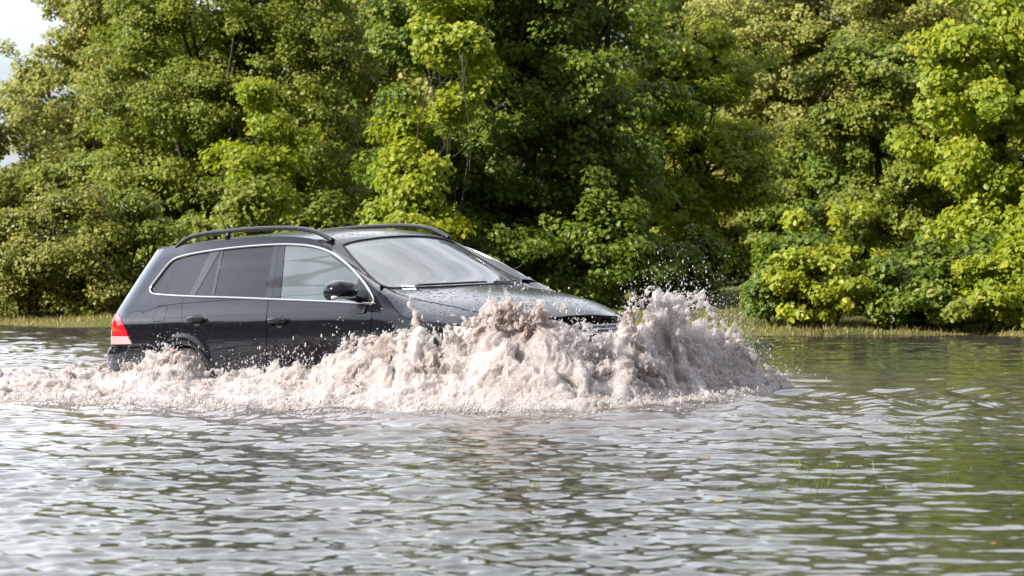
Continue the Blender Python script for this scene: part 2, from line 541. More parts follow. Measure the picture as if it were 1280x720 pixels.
# taillight outline
tl_edge = W([(151.5, 397.2), (159, 414.4), (165.3, 430.3)])
z_tl_split = wpx(161, 420)[1]
z_tl_top = tl_edge[0][1] + .03; z_tl_bot = tl_edge[-1][1]
S_TL = .61
tl_cut = np.interp(z_tl_split, [tl_edge[2][1], tl_edge[0][1]], [tl_edge[2][0], tl_edge[0][0]])
tl_red = [(S_TL, z_tl_top - .005), (tl_edge[0][0] - .09, z_tl_top), tl_edge[0], tl_edge[1], (tl_cut, z_tl_split), (S_TL, z_tl_split + .01)]
tl_clear = [(S_TL, z_tl_split + .01), (tl_cut, z_tl_split), tl_edge[2], (S_TL, z_tl_bot)]
tl_all = [(S_TL, z_tl_top - .005), (tl_edge[0][0] - .09, z_tl_top), tl_edge[0], tl_edge[1], tl_edge[2], (S_TL, z_tl_bot)]
Z_BUMP = .645

def clip_half(poly, a, b, keep_left):
    """keep the part of a polygon on one side of the line a-b"""
    a = np.array(a); b = np.array(b); out = []
    def sd(p): return ((b[0]-a[0])*(p[1]-a[1]) - (b[1]-a[1])*(p[0]-a[0])) * (1 if keep_left else -1)
    n = len(poly)
    for i in range(n):
        p, q = np.array(poly[i]), np.array(poly[(i+1) % n]); dp, dq = sd(p), sd(q)
        if dp >= 0: out.append(tuple(p))
        if dp * dq < 0: out.append(tuple(p + (q - p) * dp / (dp - dq)))
    return out
def between(poly, l0, l1):
    """part of the window band between two pillar lines (each top point, bottom point)"""
    if l0: poly = clip_half(poly, l0[0], l0[1], True)
    if l1: poly = clip_half(poly, l1[0], l1[1], False)
    return poly
def join(name, objs, parent=None):
    """several sheets of one stamped part become one mesh"""
    V, F, NN, SM, MI, mats = [], [], [], [], [], []
    for o in objs:
        me = o.data; m = me.materials[0]
        if m not in mats: mats.append(m)
        b = len(V)
        V += [tuple(v.co) for v in me.vertices]
        F += [tuple(b + i for i in p.vertices) for p in me.polygons]
        cn = [Vector((0, 0, 0))] * len(me.loops)
        cn = [tuple(c.vector) for c in me.corner_normals]
        NN += cn
        SM += [p.use_smooth for p in me.polygons]; MI += [mats.index(m)] * len(me.polygons)
    for o in objs: bpy.data.objects.remove(o)
    o = link_mesh(name, V, F, None, parent or car, mats=mats, mat_idx=MI)
    o.data.polygons.foreach_set('use_smooth', SM)
    o.data.normals_split_custom_set(NN)
    return o

GAP = .0035
CX_R, CX_F, ARCH_R = 1.09, 3.67, .345
scr, scf = s_of_x(CX_R), s_of_x(CX_F)
ra, fa = arch(CX_R), arch(CX_F)                    # run from front side to rear side of each wheel
DLO_in = inset(resample(DLO, .012), .009)
DLO_out = inset(resample(DLO, .012), -.004)
s_abase = s_of_x(3.30)

# rear door: its shut line meets the arch lip, follows it down to the sill
sr = [p for p in shut_r if math.hypot(p[0]-scr, p[1]-.315) > ARCH_R + .006 and p[1] > .33]
arc_seg = [p for p in ra if p[1] < sr[-1][1] and p[0] > scr]
arc_seg = sorted(arc_seg, key=lambda p: -p[1])
shut_rr = sr + [(p[0] + .006, p[1]) for p in arc_seg if p[1] > SILL + .01]
belt_gap = .006
def lower(pts): return [(a, b - belt_gap) for a, b in pts]
rear_door_o = lower(belt_between(sr[0][0], shut_b[0][0])) + shut_b[1:] + [(shut_rr[-1][0] + .01, SILL)] + shut_rr[::-1][:-1]
front_door_o = lower(belt_between(shut_b[0][0], shut_f[0][0])) + shut_f[1:] + shut_b[::-1][:-1]

tail_cut_top = (tl_edge[0][0] - .09, z_tl_top)
quarter_o = ([(S_RC, z_tl_top)] + [(S_RC, float(np.interp(S_RC, SE, EZ)))] + edge_pts(S_RC + .02, s_abase, 140)
             + lower(belt_between(shut_f[0][0], sr[0][0]))[0:] + sr[1:]
             + [p for p in ra if p[1] >= sr[-1][1] - .02 or p[0] < scr][0:]
             + [(ra[-1][0] - .03, .33), (ra[-1][0] - .055, Z_BUMP), (S_TL + .1, Z_BUMP), (S_TL, Z_BUMP)]
             + [(S_TL, z_tl_bot), tl_edge[2], tl_edge[1], tl_edge[0], tail_cut_top])
flap_c = np.array(wpx(200, 392)); 
flap = [(flap_c[0] + .085 * (abs(math.cos(t)) ** .45) * math.copysign(1, math.cos(t)), flap_c[1] + .062 * (abs(math.sin(t)) ** .45) * math.copysign(1, math.sin(t)))
        for t in np.linspace(0, 2*math.pi, 36, endpoint=False)]
q = panel('body', quarter_o, M_PAINT, holes=[DLO_out, flap], gap=0, res=.03)
lower_tail = [(S_RC, SILL), (S_RC, Z_BUMP)]
# sills under the doors
sill_o = [(shut_f[-1][0] - .0, SILL - .004), (fa[-1][0], SILL - .004), (fa[-1][0] - .02, .14), (ra[0][0] + .02, .14), (ra[0][0], SILL - .004)]
sl = panel('sill', sill_o, M_PAINT, res=.04)
# tailgate with its window, two halves
tg = [(0, Z_BUMP), (0, float(np.interp(.05, SE, EZ))), (S_RC - .004, float(np.interp(S_RC, SE, EZ))), (S_RC - .004, Z_BUMP)]
rw = [(0, .99), (0, 1.33), (.38, 1.33), (.45, .99)]
rw2 = [(-.001, .985), (-.001, 1.335), (.39, 1.335), (.46, .985)]
tgp = panel('tailgate', [(0, Z_BUMP), (0, .985), (.46, .985), (.39, 1.335), (0, 1.335), (0, float(np.interp(.05, SE, EZ))), (S_RC - .004, float(np.interp(S_RC, SE, EZ))), (S_RC - .004, Z_BUMP)], M_PAINT, res=.05, thick=0)
tailgate = join('tailgate', tgp)
rwin = join('rear_window', panel('rear_window', rw, M_GLASS_DARK, res=.06, thick=0, off=-.004), tailgate)

# --- top surface panels
def ez_of_x(x):
    xs = wall(SE, EZ); k = np.argsort(xs[:, 0])
    return np.interp(x, xs[k, 0], -xs[k, 1])
EDGE_W = wall(SE, EZ)
m_ = (SE > S_RC) & (SE < 5.4)
EX, EY_ = EDGE_W[m_, 0], EDGE_W[m_, 1]
def edge_y(x): return -np.interp(x, EX, EY_)
def base_x(y, d=0): return 3.50 + d - .335 * (abs(y) / .67) ** 2.2 * 1.0
glass_side = [(2.60, -.555), (2.75, -.59), (2.9, -.625), (3.05, -.66), (3.165, -.688)]
def sym(half):      # half outline on the near side, from rear centre to front centre
    return half + [(x, -y) for x, y in half[::-1]]
ws_half = [(2.675, 0.0), (2.668, -.15), (2.648, -.32), (2.615, -.47)] + [(2.60 + .008, -.545)] + glass_side[1:-1] + [(3.15, -.684)] + [(base_x(y), y) for y in (-.64, -.60, -.54, -.46, -.36, -.25, -.12)] + [(base_x(0), 0)]
ws_o = sym(ws_half)[:-1]; ws_o = ws_o[:len(ws_o)]
ws_o = [p for i, p in enumerate(ws_o) if i == 0 or math.dist(p, ws_o[i-1]) > 1e-4]
xr_ = np.linspace(EX[0] + .03, 3.30, 70)
roof_half = [(EX[0] + .01, 0), (EX[0] + .015, -.3)] + [(float(x), float(-edge_y(x))) for x in xr_] + [(base_x(y, .035), y) for y in (-.70, -.62, -.5, -.36, -.2, -.1)] + [(base_x(0, .035), 0)]
roof_o = sym(roof_half)[:-1]; roof_o = [p for i, p in enumerate(roof_o) if i == 0 or math.dist(p, roof_o[i-1]) > 1e-4]
ws_hole = inset(np.array(ws_o), -.006)
roof = panel('roof', roof_o, M_TOP, surf='top', holes=[ws_hole], res=.035, mirror=False, thick=.03)[0]
roof.data.materials.append(M_PAINT)
for p_ in roof.data.polygons:
    if p_.center.x > 2.63 and abs(p_.center.y) > .5: p_.material_index = 1
windscreen = panel('windscreen', ws_o, M_GLASS_FRONT, surf='top', res=.05, mirror=False, thick=0, off=-.004)[0]
ws_rub = [(float(x), float(y), float(topz(x, y)) + .001) for x, y in resample(inset(np.array(ws_o), -.002), .03)]
tube(ws_rub, .007, 'screen_seal', M_RUBBER, windscreen, seg=6, closed=True)

def hood_y(x): return np.interp(x, [3.15, 3.4, 3.75, 4.0, 4.2, 4.33], [.70, .675, .665, .645, .585, .50])
nose = [(4.33, -.50), (4.375, -.40), (4.405, -.30), (4.425, -.15), (4.43, 0)]
hood_half = [(base_x(0, .045), 0)] + [(base_x(y, .045), y) for y in (-.12, -.25, -.36, -.46, -.54, -.62, -.67)] + [(float(x), float(-hood_y(x))) for x in np.linspace(3.26, 4.30, 22)] + nose
hood_o = sym(hood_half)[:-1]; hood_o = [p for i, p in enumerate(hood_o) if i == 0 or math.dist(p, hood_o[i-1]) > 1e-4]
hood = panel('bonnet', hood_o, M_TOP, surf='top', res=.04, mirror=False, off=.002, thick=.03)[0]

# wings: side wall piece + top strip
s_hl = s_of_x(4.06)
wing_side = (shut_f[:-1] + [(shut_f[-1][0], SILL)] + [(fa[-1][0] - .005, SILL)] + fa[::-1] + [(fa[0][0] + .02, .30), (s_hl, .60)]
             + [(s_hl, float(np.interp(s_hl, SE, EZ)))] + edge_pts(s_abase, s_hl - .01, 60)[::-1])
wing_top = ([(float(x), float(-edge_y(x))) for x in np.linspace(3.30, 4.22, 50)] + [(float(x), float(-hood_y(x) - .006)) for x in np.linspace(4.28, 3.24, 40)])
ws_ = panel('front_wing', wing_side, M_PAINT, gap=GAP, res=.03)
wt_ = panel('front_wing', wing_top, M_TOP, surf='top', gap=.001, res=.03, mirror='both')
for a, b in zip(ws_, wt_): join('front_wing', [a, b])

# --- doors
rd = panel('rear_door', rear_door_o, M_PAINT, gap=GAP, res=.03)
fd = panel('front_door', front_door_o, M_PAINT, gap=GAP, res=.03)
fl = panel('fuel_flap', inset(np.array(flap), .004), M_PAINT, mirror=False, res=.02)

# --- windows
Lq = lambda *p: (wpx(*p[0]), wpx(*p[1]))
lA = Lq((262.4, 315), (236, 368.5)); lB = Lq((275.5, 313), (243, 369.3)); lC = Lq((276, 313), (263.3, 369.3))
lD = Lq((279, 312.5), (267.3, 369.3)); lE = Lq((341.6, 308), (331, 371.5)); lF = Lq((356, 307.5), (350, 372.5)); lG = Lq((447.5, 350), (439.5, 377))
band = [tuple(p) for p in DLO_in]
panel('quarter_window', between(band, None, lA), M_GLASS_DARK, gap=.002, res=.03, off=-.006, thick=.004)
panel('pillar_cover', between(band, lA, lB), M_GLOSSBLACK, gap=.001, res=.03, off=-.003, thick=.012)
panel('quarter_light', between(band, lB, lC), M_GLASS_DARK, gap=.002, res=.03, off=-.006, thick=.004, parent=rd)
panel('window_divider', between(band, lC, lD), M_GLOSSBLACK, gap=0, res=.03, off=-.003, thick=.012, parent=rd)
panel('door_window', between(band, lD, lE), M_GLASS_DARK, gap=.002, res=.03, off=-.006, thick=.004, parent=rd)
lM = Lq((348.8, 307.5), (339.5, 372.5))
panel('pillar_cover', between(band, lE, lM), M_GLOSSBLACK, gap=.0015, res=.03, off=-.003, thick=.012)
panel('pillar_cover', between(band, lM, lF), M_GLOSSBLACK, gap=.0015, res=.03, off=-.003, thick=.012)
panel('door_window', between(band, lF, lG), M_GLASS_SIDE, gap=.002, res=.03, off=-.006, thick=.004, parent=fd)
panel('mirror_sail', between(band, lG, None), M_BLACK, gap=0, res=.03, off=-.003, thick=.012, parent=fd)
trim_pts = []
for s_, z_ in resample(DLO, .02):
    p = wall(s_, z_); trim_pts.append((float(p[0]), float(p[1]) - .003, float(p[2])))
tr = tube(trim_pts, .0095, 'window_trim', M_CHROME, seg=8, closed=True)
mirrored(tr)

# --- rear lights
for nm, ol, mt in (('tail_light', tl_red, M_RED), ('reversing_lens', tl_clear, M_CLEAR)):
    r_ = panel(nm, ol, mt, gap=.0025, res=.02, off=.004, thick=.025)
    if nm == 'tail_light': tls = r_
    else:
        for a, b in zip(r_, tls):
            a.parent = b
rb = [(0, .24), (ra[-1][0] - .004, .24), (ra[-1][0] - .03, .33), (ra[-1][0] - .058, Z_BUMP - .005), (S_TL, Z_BUMP - .005), (0, Z_BUMP - .005)]
bp_ = panel('rear_bumper', rb, M_PAINT, gap=.001, res=.04, off=.012, thick=.05)
join('rear_bumper', bp_)

# --- front end
s_gr = float(np.interp(.42, -PY[PX > 3] * -1 if False else np.sort(PY[PX > 3]), np.sort(PY[PX > 3])) ) if False else float(PS[(PX > 4) & (PY < .46)][0])
hl_o = [(s_hl + .004, .605), (s_gr - .03, .605), (s_gr - .05, float(np.interp(s_gr - .05, SE, EZ)) - .012)] + [(a, b - .012) for a, b in edge_pts(s_hl + .02, s_gr - .06, 30)[::-1]]
hl = panel('headlight', hl_o, M_WHITE_LENS, gap=.003, res=.025, off=.002, thick=.03)
gr_o = [(s_gr - .02, .605), (SMAX, .605), (SMAX, .715), (s_gr - .035, .69)]
grp = join('grille', panel('grille', gr_o, M_BLACK, res=.03, off=-.012, thick=.01))
for zc in (.635, .665, .693):
    tube([tuple(float(v) for v in (lambda p: (p[0] + .004, p[1], p[2]))(wall(s_, zc))) for s_ in np.linspace(s_gr, SMAX, 16)]
         + [tuple(float(v) for v in (lambda p: (p[0] + .004, -p[1], p[2]))(wall(s_, zc))) for s_ in np.linspace(SMAX, s_gr, 16)[1:]], (.0035), 'grille_bar', M_ALLOY, grp, seg=6)
fb = [(fa[0][0] + .003, .24), (SMAX, .24), (SMAX, .595), (s_hl, .595), (fa[0][0] + .02, .30)]
join('front_bumper', panel('front_bumper', fb, M_PAINT, gap=.002, res=.04, off=.008, thick=.05))

# --- dark inner shell behind the shut lines, with the wheel wells open
zt = np.minimum(np.interp(SE, SE, EZ) - .05, .90)
sh = [(0, .2), (SMAX, .2)] + [(float(a), float(b)) for a, b in list(zip(SE, zt))[::-6]] + [(0, .85)]
shell = panel('inner_shell', sh, M_RUBBER, holes=[arch(CX_R, .36) , arch(CX_F, .36)], res=.07, off=-.045, thick=0)
for cx in (CX_R, CX_F):      # wheel wells
    V, F = [], []
    for k, t in enumerate(np.linspace(-.3, math.pi + .3, 30)):
        for y in (-.80, -.50): V.append((cx + .37 * math.cos(t), y, .315 + .37 * math.sin(t)))
    for k in range(29): F.append((2*k, 2*k+1, 2*k+3, 2*k+2))
    n = len(V); V += [(cx + .37 * math.cos(t), -.50, .315 + .37 * math.sin(t)) for t in np.linspace(-.3, math.pi + .3, 30)]
    F.append(tuple(range(n, n + 30)))
    well = link_mesh('wheel_arch_liner', V, F, M_RUBBER, car)
    mirrored(well)

# --- wheels
def make_wheel(cx):
    prof = [(-.10, .21), (-.10, .295), (-.085, .312), (0, .317), (.085, .312), (.10, .295), (.10, .21)]
    V, F = [], []; n = 48
    for k in range(n):
        t = 2*math.pi*k/n
        for w, r in prof: V.append((cx + r*math.cos(t), -.77 + w, .316 + r*math.sin(t)))
    m = len(prof)
    for k in range(n):
        for j in range(m - 1):
            a, b = k*m + j, ((k+1) % n)*m + j
            F.append((a, a+1, b+1, b))
    ty = link_mesh('tyre', V, F, M_RUBBER, car)
    bm = bmesh.new()
    ringp = [(-.10, .212), (-.085, .20), (-.03, .195)]
    V, F = [], []
    for k in range(n):
        t = 2*math.pi*k/n
        for w, r in ringp: V.append((cx + r*math.cos(t), -.77 + w, .316 + r*math.sin(t)))
    m = 3
    for k in range(n):
        for j in range(m - 1):
            a, b = k*m + j, ((k+1) % n)*m + j
            F.append((a, a+1, b+1, b))
    for sp in range(5):
        t = 2*math.pi*sp/5 + .3
        c, s = math.cos(t), math.sin(t)
        b0 = len(V)
        for r, hw in ((.03, .05), (.20, .026)):
            for dw in (-hw, hw):
                for dy in (-.075, -.045): V.append((cx + r*c - dw*s, -.77 + dy, .316 + r*s + dw*c))
        i = b0
        F += [(i, i+2, i+6, i+4), (i+1, i+5, i+7, i+3), (i, i+4, i+5, i+1), (i+2, i+3, i+7, i+6), (i, i+1, i+3, i+2), (i+4, i+6, i+7, i+5)]
    rim = link_mesh('rim', V, F, M_ALLOY, car, smooth=False)
    wh = empty('wheel'); wh.parent = car
    ty.parent = wh; rim.parent = wh
    w2 = empty('wheel'); w2.parent = car
    mirrored(ty, parent=w2); mirrored(rim, parent=w2)
make_wheel(CX_R); make_wheel(CX_F)

# --- door handles with their dished recess
def handle(u, v, parent):
    s_, z_ = wpx(u, v)
    o1 = [(s_ + .052*math.cos(t), z_ + .046*math.sin(t)) for t in np.linspace(0, 2*math.pi, 24, endpoint=False)]
    cup = panel('handle_recess', o1, M_RUBBER, res=.015, off=.0025, thick=.004, parent=parent)
    n = 18; rings = []
    for k in range(n):
        q_ = k/(n-1); ss = s_ + .105*(q_ - .5)*2
        p = wall(ss, z_ + .006 + .006*math.sin(q_*math.pi))
        outb = .020 + .022*math.sin(q_*math.pi)**.6
        rz, ry = (.016 + .005*math.sin(math.pi*q_)), .009
        if k in (0, n-1): rz *= .4; ry *= .5
        rings.append([(float(p[0]), float(p[1]) - outb + ry*math.cos(a), float(p[2]) + rz*math.sin(a)) for a in np.linspace(0, 2*math.pi, 12, endpoint=False)])
    h = blob('door_handle', rings, M_PAINT, parent[0])
    mirrored(h, parent=parent[1])
handle(246.8, 400.2, rd); handle(349.4, 402, fd)

# --- mirrors
def make_mirror():
    c = Vector((2.985, -.985, 1.025)); 
    U0 = car_plane(427, 363.5, -.98); c.x, c.z = U0.x, U0.z
    sec = [(-.085, .55), (-.075, .86), (-.045, 1.0), (0, 1.0), (.04, .9), (.07, .66), (.088, .25)]
    rings = []
    for dx, k in sec:
        ring = []
        for a in np.linspace(0, 2*math.pi, 20, endpoint=False):
            ca, sa = math.cos(a), math.sin(a)
            yy = .118 * k * math.copysign(abs(ca)**.75, ca); zz = .078 * k * math.copysign(abs(sa)**.7, sa)
            if zz < 0: zz *= .75
            ring.append((c.x + dx + .16*abs(yy)*(1 if yy > 0 else -.3), c.y + yy, c.z + zz - (.012 if yy < -.06 else 0)))
        rings.append(ring)
    m = blob('side_mirror', rings, M_PAINT, car)
    # indicator strip round the lower front edge
    st = []
    for a in np.linspace(-.15, 1.0, 14):
        yy = -.118 + .205*a if a > 0 else -.118
        st.append((c.x + .052 - .05*max(0, .3 - a) , c.y + yy*.93, c.z - .045))
    ind = tube(st, .012, 'indicator', M_WHITE_LENS, m, seg=8, flat=(1.0, .75))
    low = blob('mirror_housing', [[(c.x + x, c.y + y, c.z + z) for x, y, z in ring] for ring in
            [[(.04 + .03*math.cos(a) - .03, .06 + .11*q_ , -.045 - .02*q_ + .022*math.sin(a)) for a in np.linspace(0, 2*math.pi, 12, endpoint=False)] for q_ in np.linspace(-.6, 1.3, 8)]], M_BLACK, m)
    ft = np.array(wpx(451.5, 386.5))
    fo = [(ft[0] + .055*math.copysign(abs(math.cos(t))**.5, math.cos(t)), ft[1] + .032*math.copysign(abs(math.sin(t))**.5, math.sin(t))) for t in np.linspace(0, 2*math.pi, 24, endpoint=False)]
    f_ = panel('mirror_foot', fo, M_BLACK, res=.02, off=.012, thick=.02, parent=fd)
    m2 = mirrored(m); mirrored(ind, parent=m2); mirrored(low, parent=m2); m2.location = (-.13, -.07, -.02)
make_mirror()

# --- roof rails
rail_px = [(221.5, 308.8), (230, 301.5), (240, 296.0), (258, 292.0), (281, 289.5), (311, 286.6), (342, 285.2), (365, 285.2), (382.5, 287), (394, 289.6), (404, 293.8), (416.5, 300.6)]
rp = [car_plane(u, v, -.575) for u, v in rail_px]
rail_pts = smooth_curve([tuple(p) for p in rp], 6)
n_ = len(rail_pts)
rl = tube(rail_pts, .018, 'roof_rail', M_BLACK, seg=10, flat=(.95, 1.15))
ft_ = []
for u in (287,):
    p = car_plane(u, 290, -.575); 
    q_ = (p.x - .03, -.575, float(topz(p.x, .575)) - .01)
    ft_.append(tube([tuple(p), q_], .014, 'rail_foot', M_BLACK, rl, seg=8, flat=(.8, 1.6)))
for i0, i1, tp in ((2, 0, 0), (n_-3, n_-1, 0)):
    pass
rl2 = mirrored(rl)
for o in ft_: mirrored(o, parent=rl2)

# --- lip spoiler over the tailgate
rings = []
for y in np.linspace(-.54, .54, 25):
    k = 1 - abs(y / .54) ** 6 * .75; x0_ = EX[0] + .06 + .10 * (y / .54) ** 2; zt_ = float(topz(x0_ + .12, y))
    rings.append([(x0_ + .14, y, zt_ + .002), (x0_, y, zt_ - .004 + .010 * k), (x0_ - .085 * k, y, zt_ - .022), (x0_ - .09 * k, y, zt_ - .038), (x0_, y, zt_ - .05), (x0_ + .14, y, zt_ - .04)])
blob('lip_spoiler', rings, M_PAINT, car)
# --- aerial, wipers, sticker
a0 = car_plane(286.5, 289, 0); a0.z = float(topz(a0.x, 0)) 
tube([tuple(a0 + Vector((.05, 0, -.005))), tuple(a0 + Vector((.0, 0, .03))), tuple(a0 + Vector((-.05, 0, .06)))], .02, 'aerial', M_BLACK, radii=[.028, .02, .007], seg=8)
tube([tuple(a0 + Vector((-.03, 0, .05))), tuple(car_plane(272, 252, 0))], .004, 'aerial', M_BLACK, seg=6)
for y0, y1, x1 in ((-.50, .05, .02), (.12, .58, .0)):
    P_ = []
    for t in np.linspace(0, 1, 10):
        y = y0 + (y1 - y0)*t; x = base_x(y) - .012 - .012*math.sin(t*math.pi*.5)
        P_.append((x, y, float(topz(x, y)) + .014))
    tube(P_, .008, 'wiper', M_BLACK, seg=6)
cw = [(base_x(y, .002), y) for y in np.linspace(-.66, .66, 40)] + [(base_x(y, .06), y) for y in np.linspace(.66, -.66, 40)]
panel('cowl', cw, M_BLACK, surf='top', mirror=False, off=-.006, thick=.01, res=.03)
st_px = [(501.5, 356.5), (519, 357), (520.5, 362.2), (503.5, 362)]
sp_ = [tpx(*p) for p in st_px]
panel('windscreen_sticker', sp_, M_STICK, surf='top', mirror=False, off=.0005, thick=0, res=.02, parent=windscreen)
spb = [tpx(*p) for p in [(504, 357.6), (507.5, 357.7), (508.2, 361), (505, 361)]]
panel('sticker_print', spb, M_STICKB, surf='top', mirror=False, off=.0015, thick=0, res=.02, parent=windscreen)

# --- cabin
def seat(x, y):
    e = empty('seat'); e.parent = car
    rbox('cushion', (x, y, .58), (.50, .50, .16), M_INT, e, .05)
    rbox('backrest', (x - .30, y, .86), (.14, .48, .56), M_INT, e, .06, Matrix.Rotation(-.30, 3, 'Y'))
    rbox('headrest', (x - .40, y, 1.19), (.10, .26, .17), M_INT, e, .045, Matrix.Rotation(-.2, 3, 'Y'))
seat(2.25, -.36); seat(2.25, .36)
e = empty('rear_bench'); e.parent = car
rbox('cushion', (1.45, 0, .58), (.48, 1.22, .16), M_INT, e, .05)
rbox('backrest', (1.18, 0, .84), (.14, 1.22, .5), M_INT, e, .06, Matrix.Rotation(-.30, 3, 'Y'))
for y in (-.38, .38): rbox('headrest', (1.08, y, 1.15), (.10, .26, .15), M_INT, e, .045)
rbox('cabin_floor', (1.8, 0, .44), (3.1, 1.40, .02), M_INT, car, .004)
dash = rbox('dashboard', (2.98, 0, .86), (.42, 1.34, .20), M_INT, car, .07)
ring = [(2.72 + .06*math.sin(t), -.36 + .18*math.cos(t), .93 + .17*math.sin(t)) for t in np.linspace(0, 2*math.pi, 28, endpoint=False)]
tube(ring, .014, 'steering_wheel', M_INT, seg=8, closed=True)
bpy.context.view_layer.update()

# an overhead cable off to the left, mirrored as a dark line in the front side window
def mirror_ray(u, v):
    s_, z_ = wpx(u, v); e = 1e-3
    p = wall(s_, z_)
    n = np.cross(wall(s_ + e, z_) - wall(s_ - e, z_), wall(s_, z_ + e) - wall(s_, z_ - e)); n = Vector(n).normalized()
    P = M_CAR @ Vector(p); n = (M_CAR.to_3x3() @ n).normalized()
    d = (P - Vector((0, 0, EYE))).normalized()
    return P, d - 2 * d.dot(n) * n
ca, da = mirror_ray(352, 350); cb, db = mirror_ray(392, 341); cc, dc = mirror_ray(432, 330.5)
qa, qb, qc = ca + da * 9, cb + db * 9.2, cc + dc * 9.4
ext = [tuple(qa + (qa - qb) * k) for k in (9, 5, 2.5, 1)] + [tuple(qa), tuple(qb), tuple(qc)] + [tuple(qc + (qc - qb) * k) for k in (1, 2.5, 5, 9)]
oc = tube(smooth_curve(ext, 6), .022, 'overhead_cable', M_RUBBER, seg=8)
oc.parent = None
tag(oc, 'black overhead cable beside the road, mirrored as a dark line in the front side window', 'cable')
# ------------------------------------------------------------------ LIGHT AND SKY
SUN_DIR = Vector((-0.76, -0.46, 0.54)).normalized()       # towards the sun: left, a little behind the camera
el = math.asin(SUN_DIR.z); az = math.atan2(SUN_DIR.x, SUN_DIR.y)
w_ = bpy.data.worlds.new('World'); SC.world = w_; w_.use_nodes = True
nt = w_.node_tree; bg = nt.nodes['Background']
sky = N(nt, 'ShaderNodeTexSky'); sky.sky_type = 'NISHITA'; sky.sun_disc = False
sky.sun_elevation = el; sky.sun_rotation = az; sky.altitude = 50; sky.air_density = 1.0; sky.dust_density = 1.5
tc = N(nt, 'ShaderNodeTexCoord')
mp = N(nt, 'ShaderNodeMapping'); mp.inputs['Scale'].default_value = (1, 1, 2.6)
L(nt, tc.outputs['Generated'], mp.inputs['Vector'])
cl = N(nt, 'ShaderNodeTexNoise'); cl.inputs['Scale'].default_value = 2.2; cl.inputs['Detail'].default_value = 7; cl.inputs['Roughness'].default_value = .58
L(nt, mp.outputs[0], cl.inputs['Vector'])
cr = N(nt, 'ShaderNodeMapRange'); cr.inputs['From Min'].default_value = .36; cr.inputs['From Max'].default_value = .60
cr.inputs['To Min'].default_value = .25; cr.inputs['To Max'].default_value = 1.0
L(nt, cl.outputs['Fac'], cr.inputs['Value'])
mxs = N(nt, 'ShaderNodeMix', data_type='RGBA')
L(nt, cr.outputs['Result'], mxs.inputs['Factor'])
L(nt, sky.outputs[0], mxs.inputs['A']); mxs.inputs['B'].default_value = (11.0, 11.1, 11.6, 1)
# added: dark unseen sky behind the camera for contrast, bright cloud over the trees
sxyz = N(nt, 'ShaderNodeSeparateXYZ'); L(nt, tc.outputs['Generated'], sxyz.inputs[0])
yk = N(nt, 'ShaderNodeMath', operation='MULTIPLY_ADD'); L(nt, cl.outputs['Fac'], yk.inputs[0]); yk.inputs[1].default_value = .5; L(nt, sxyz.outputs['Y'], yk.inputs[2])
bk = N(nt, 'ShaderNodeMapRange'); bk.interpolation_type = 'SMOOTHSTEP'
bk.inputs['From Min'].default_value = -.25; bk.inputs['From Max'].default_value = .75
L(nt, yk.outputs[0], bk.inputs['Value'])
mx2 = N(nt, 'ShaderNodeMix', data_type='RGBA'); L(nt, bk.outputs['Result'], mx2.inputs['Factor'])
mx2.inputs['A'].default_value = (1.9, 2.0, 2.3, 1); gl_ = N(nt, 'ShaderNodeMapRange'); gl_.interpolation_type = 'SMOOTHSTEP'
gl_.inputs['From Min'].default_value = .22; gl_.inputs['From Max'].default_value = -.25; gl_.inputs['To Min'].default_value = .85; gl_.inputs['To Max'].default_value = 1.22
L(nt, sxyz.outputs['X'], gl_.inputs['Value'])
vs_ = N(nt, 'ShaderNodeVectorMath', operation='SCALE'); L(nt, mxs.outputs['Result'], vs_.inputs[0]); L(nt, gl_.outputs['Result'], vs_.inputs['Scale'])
# sky darkened high on the left, added to deepen the side-window reflections
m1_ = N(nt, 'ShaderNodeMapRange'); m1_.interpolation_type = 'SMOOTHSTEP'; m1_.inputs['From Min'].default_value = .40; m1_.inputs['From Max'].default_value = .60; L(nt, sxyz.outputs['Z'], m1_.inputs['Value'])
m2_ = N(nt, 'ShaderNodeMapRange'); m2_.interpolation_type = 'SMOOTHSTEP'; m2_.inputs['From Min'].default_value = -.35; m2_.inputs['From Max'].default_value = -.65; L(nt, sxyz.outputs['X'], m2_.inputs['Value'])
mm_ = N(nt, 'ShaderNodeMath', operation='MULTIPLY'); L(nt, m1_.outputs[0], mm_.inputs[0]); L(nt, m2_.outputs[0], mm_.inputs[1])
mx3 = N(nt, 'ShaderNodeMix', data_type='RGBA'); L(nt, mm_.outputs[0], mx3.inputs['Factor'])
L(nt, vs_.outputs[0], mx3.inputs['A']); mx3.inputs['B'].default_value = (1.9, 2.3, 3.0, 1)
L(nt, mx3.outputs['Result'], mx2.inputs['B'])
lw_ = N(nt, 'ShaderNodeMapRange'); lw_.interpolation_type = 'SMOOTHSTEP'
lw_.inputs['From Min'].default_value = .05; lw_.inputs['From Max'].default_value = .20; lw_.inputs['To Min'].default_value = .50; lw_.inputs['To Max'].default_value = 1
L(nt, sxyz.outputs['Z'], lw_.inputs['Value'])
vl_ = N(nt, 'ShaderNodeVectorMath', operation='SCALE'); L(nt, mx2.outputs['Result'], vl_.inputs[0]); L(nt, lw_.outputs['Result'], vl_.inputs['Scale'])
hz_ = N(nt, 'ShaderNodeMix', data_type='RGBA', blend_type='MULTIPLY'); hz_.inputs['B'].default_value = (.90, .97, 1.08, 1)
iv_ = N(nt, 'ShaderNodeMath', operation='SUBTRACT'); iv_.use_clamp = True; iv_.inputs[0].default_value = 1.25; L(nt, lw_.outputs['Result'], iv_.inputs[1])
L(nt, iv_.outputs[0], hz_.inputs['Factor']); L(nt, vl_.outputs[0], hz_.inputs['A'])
L(nt, hz_.outputs['Result'], bg.inputs[0]); bg.inputs[1].default_value = .11
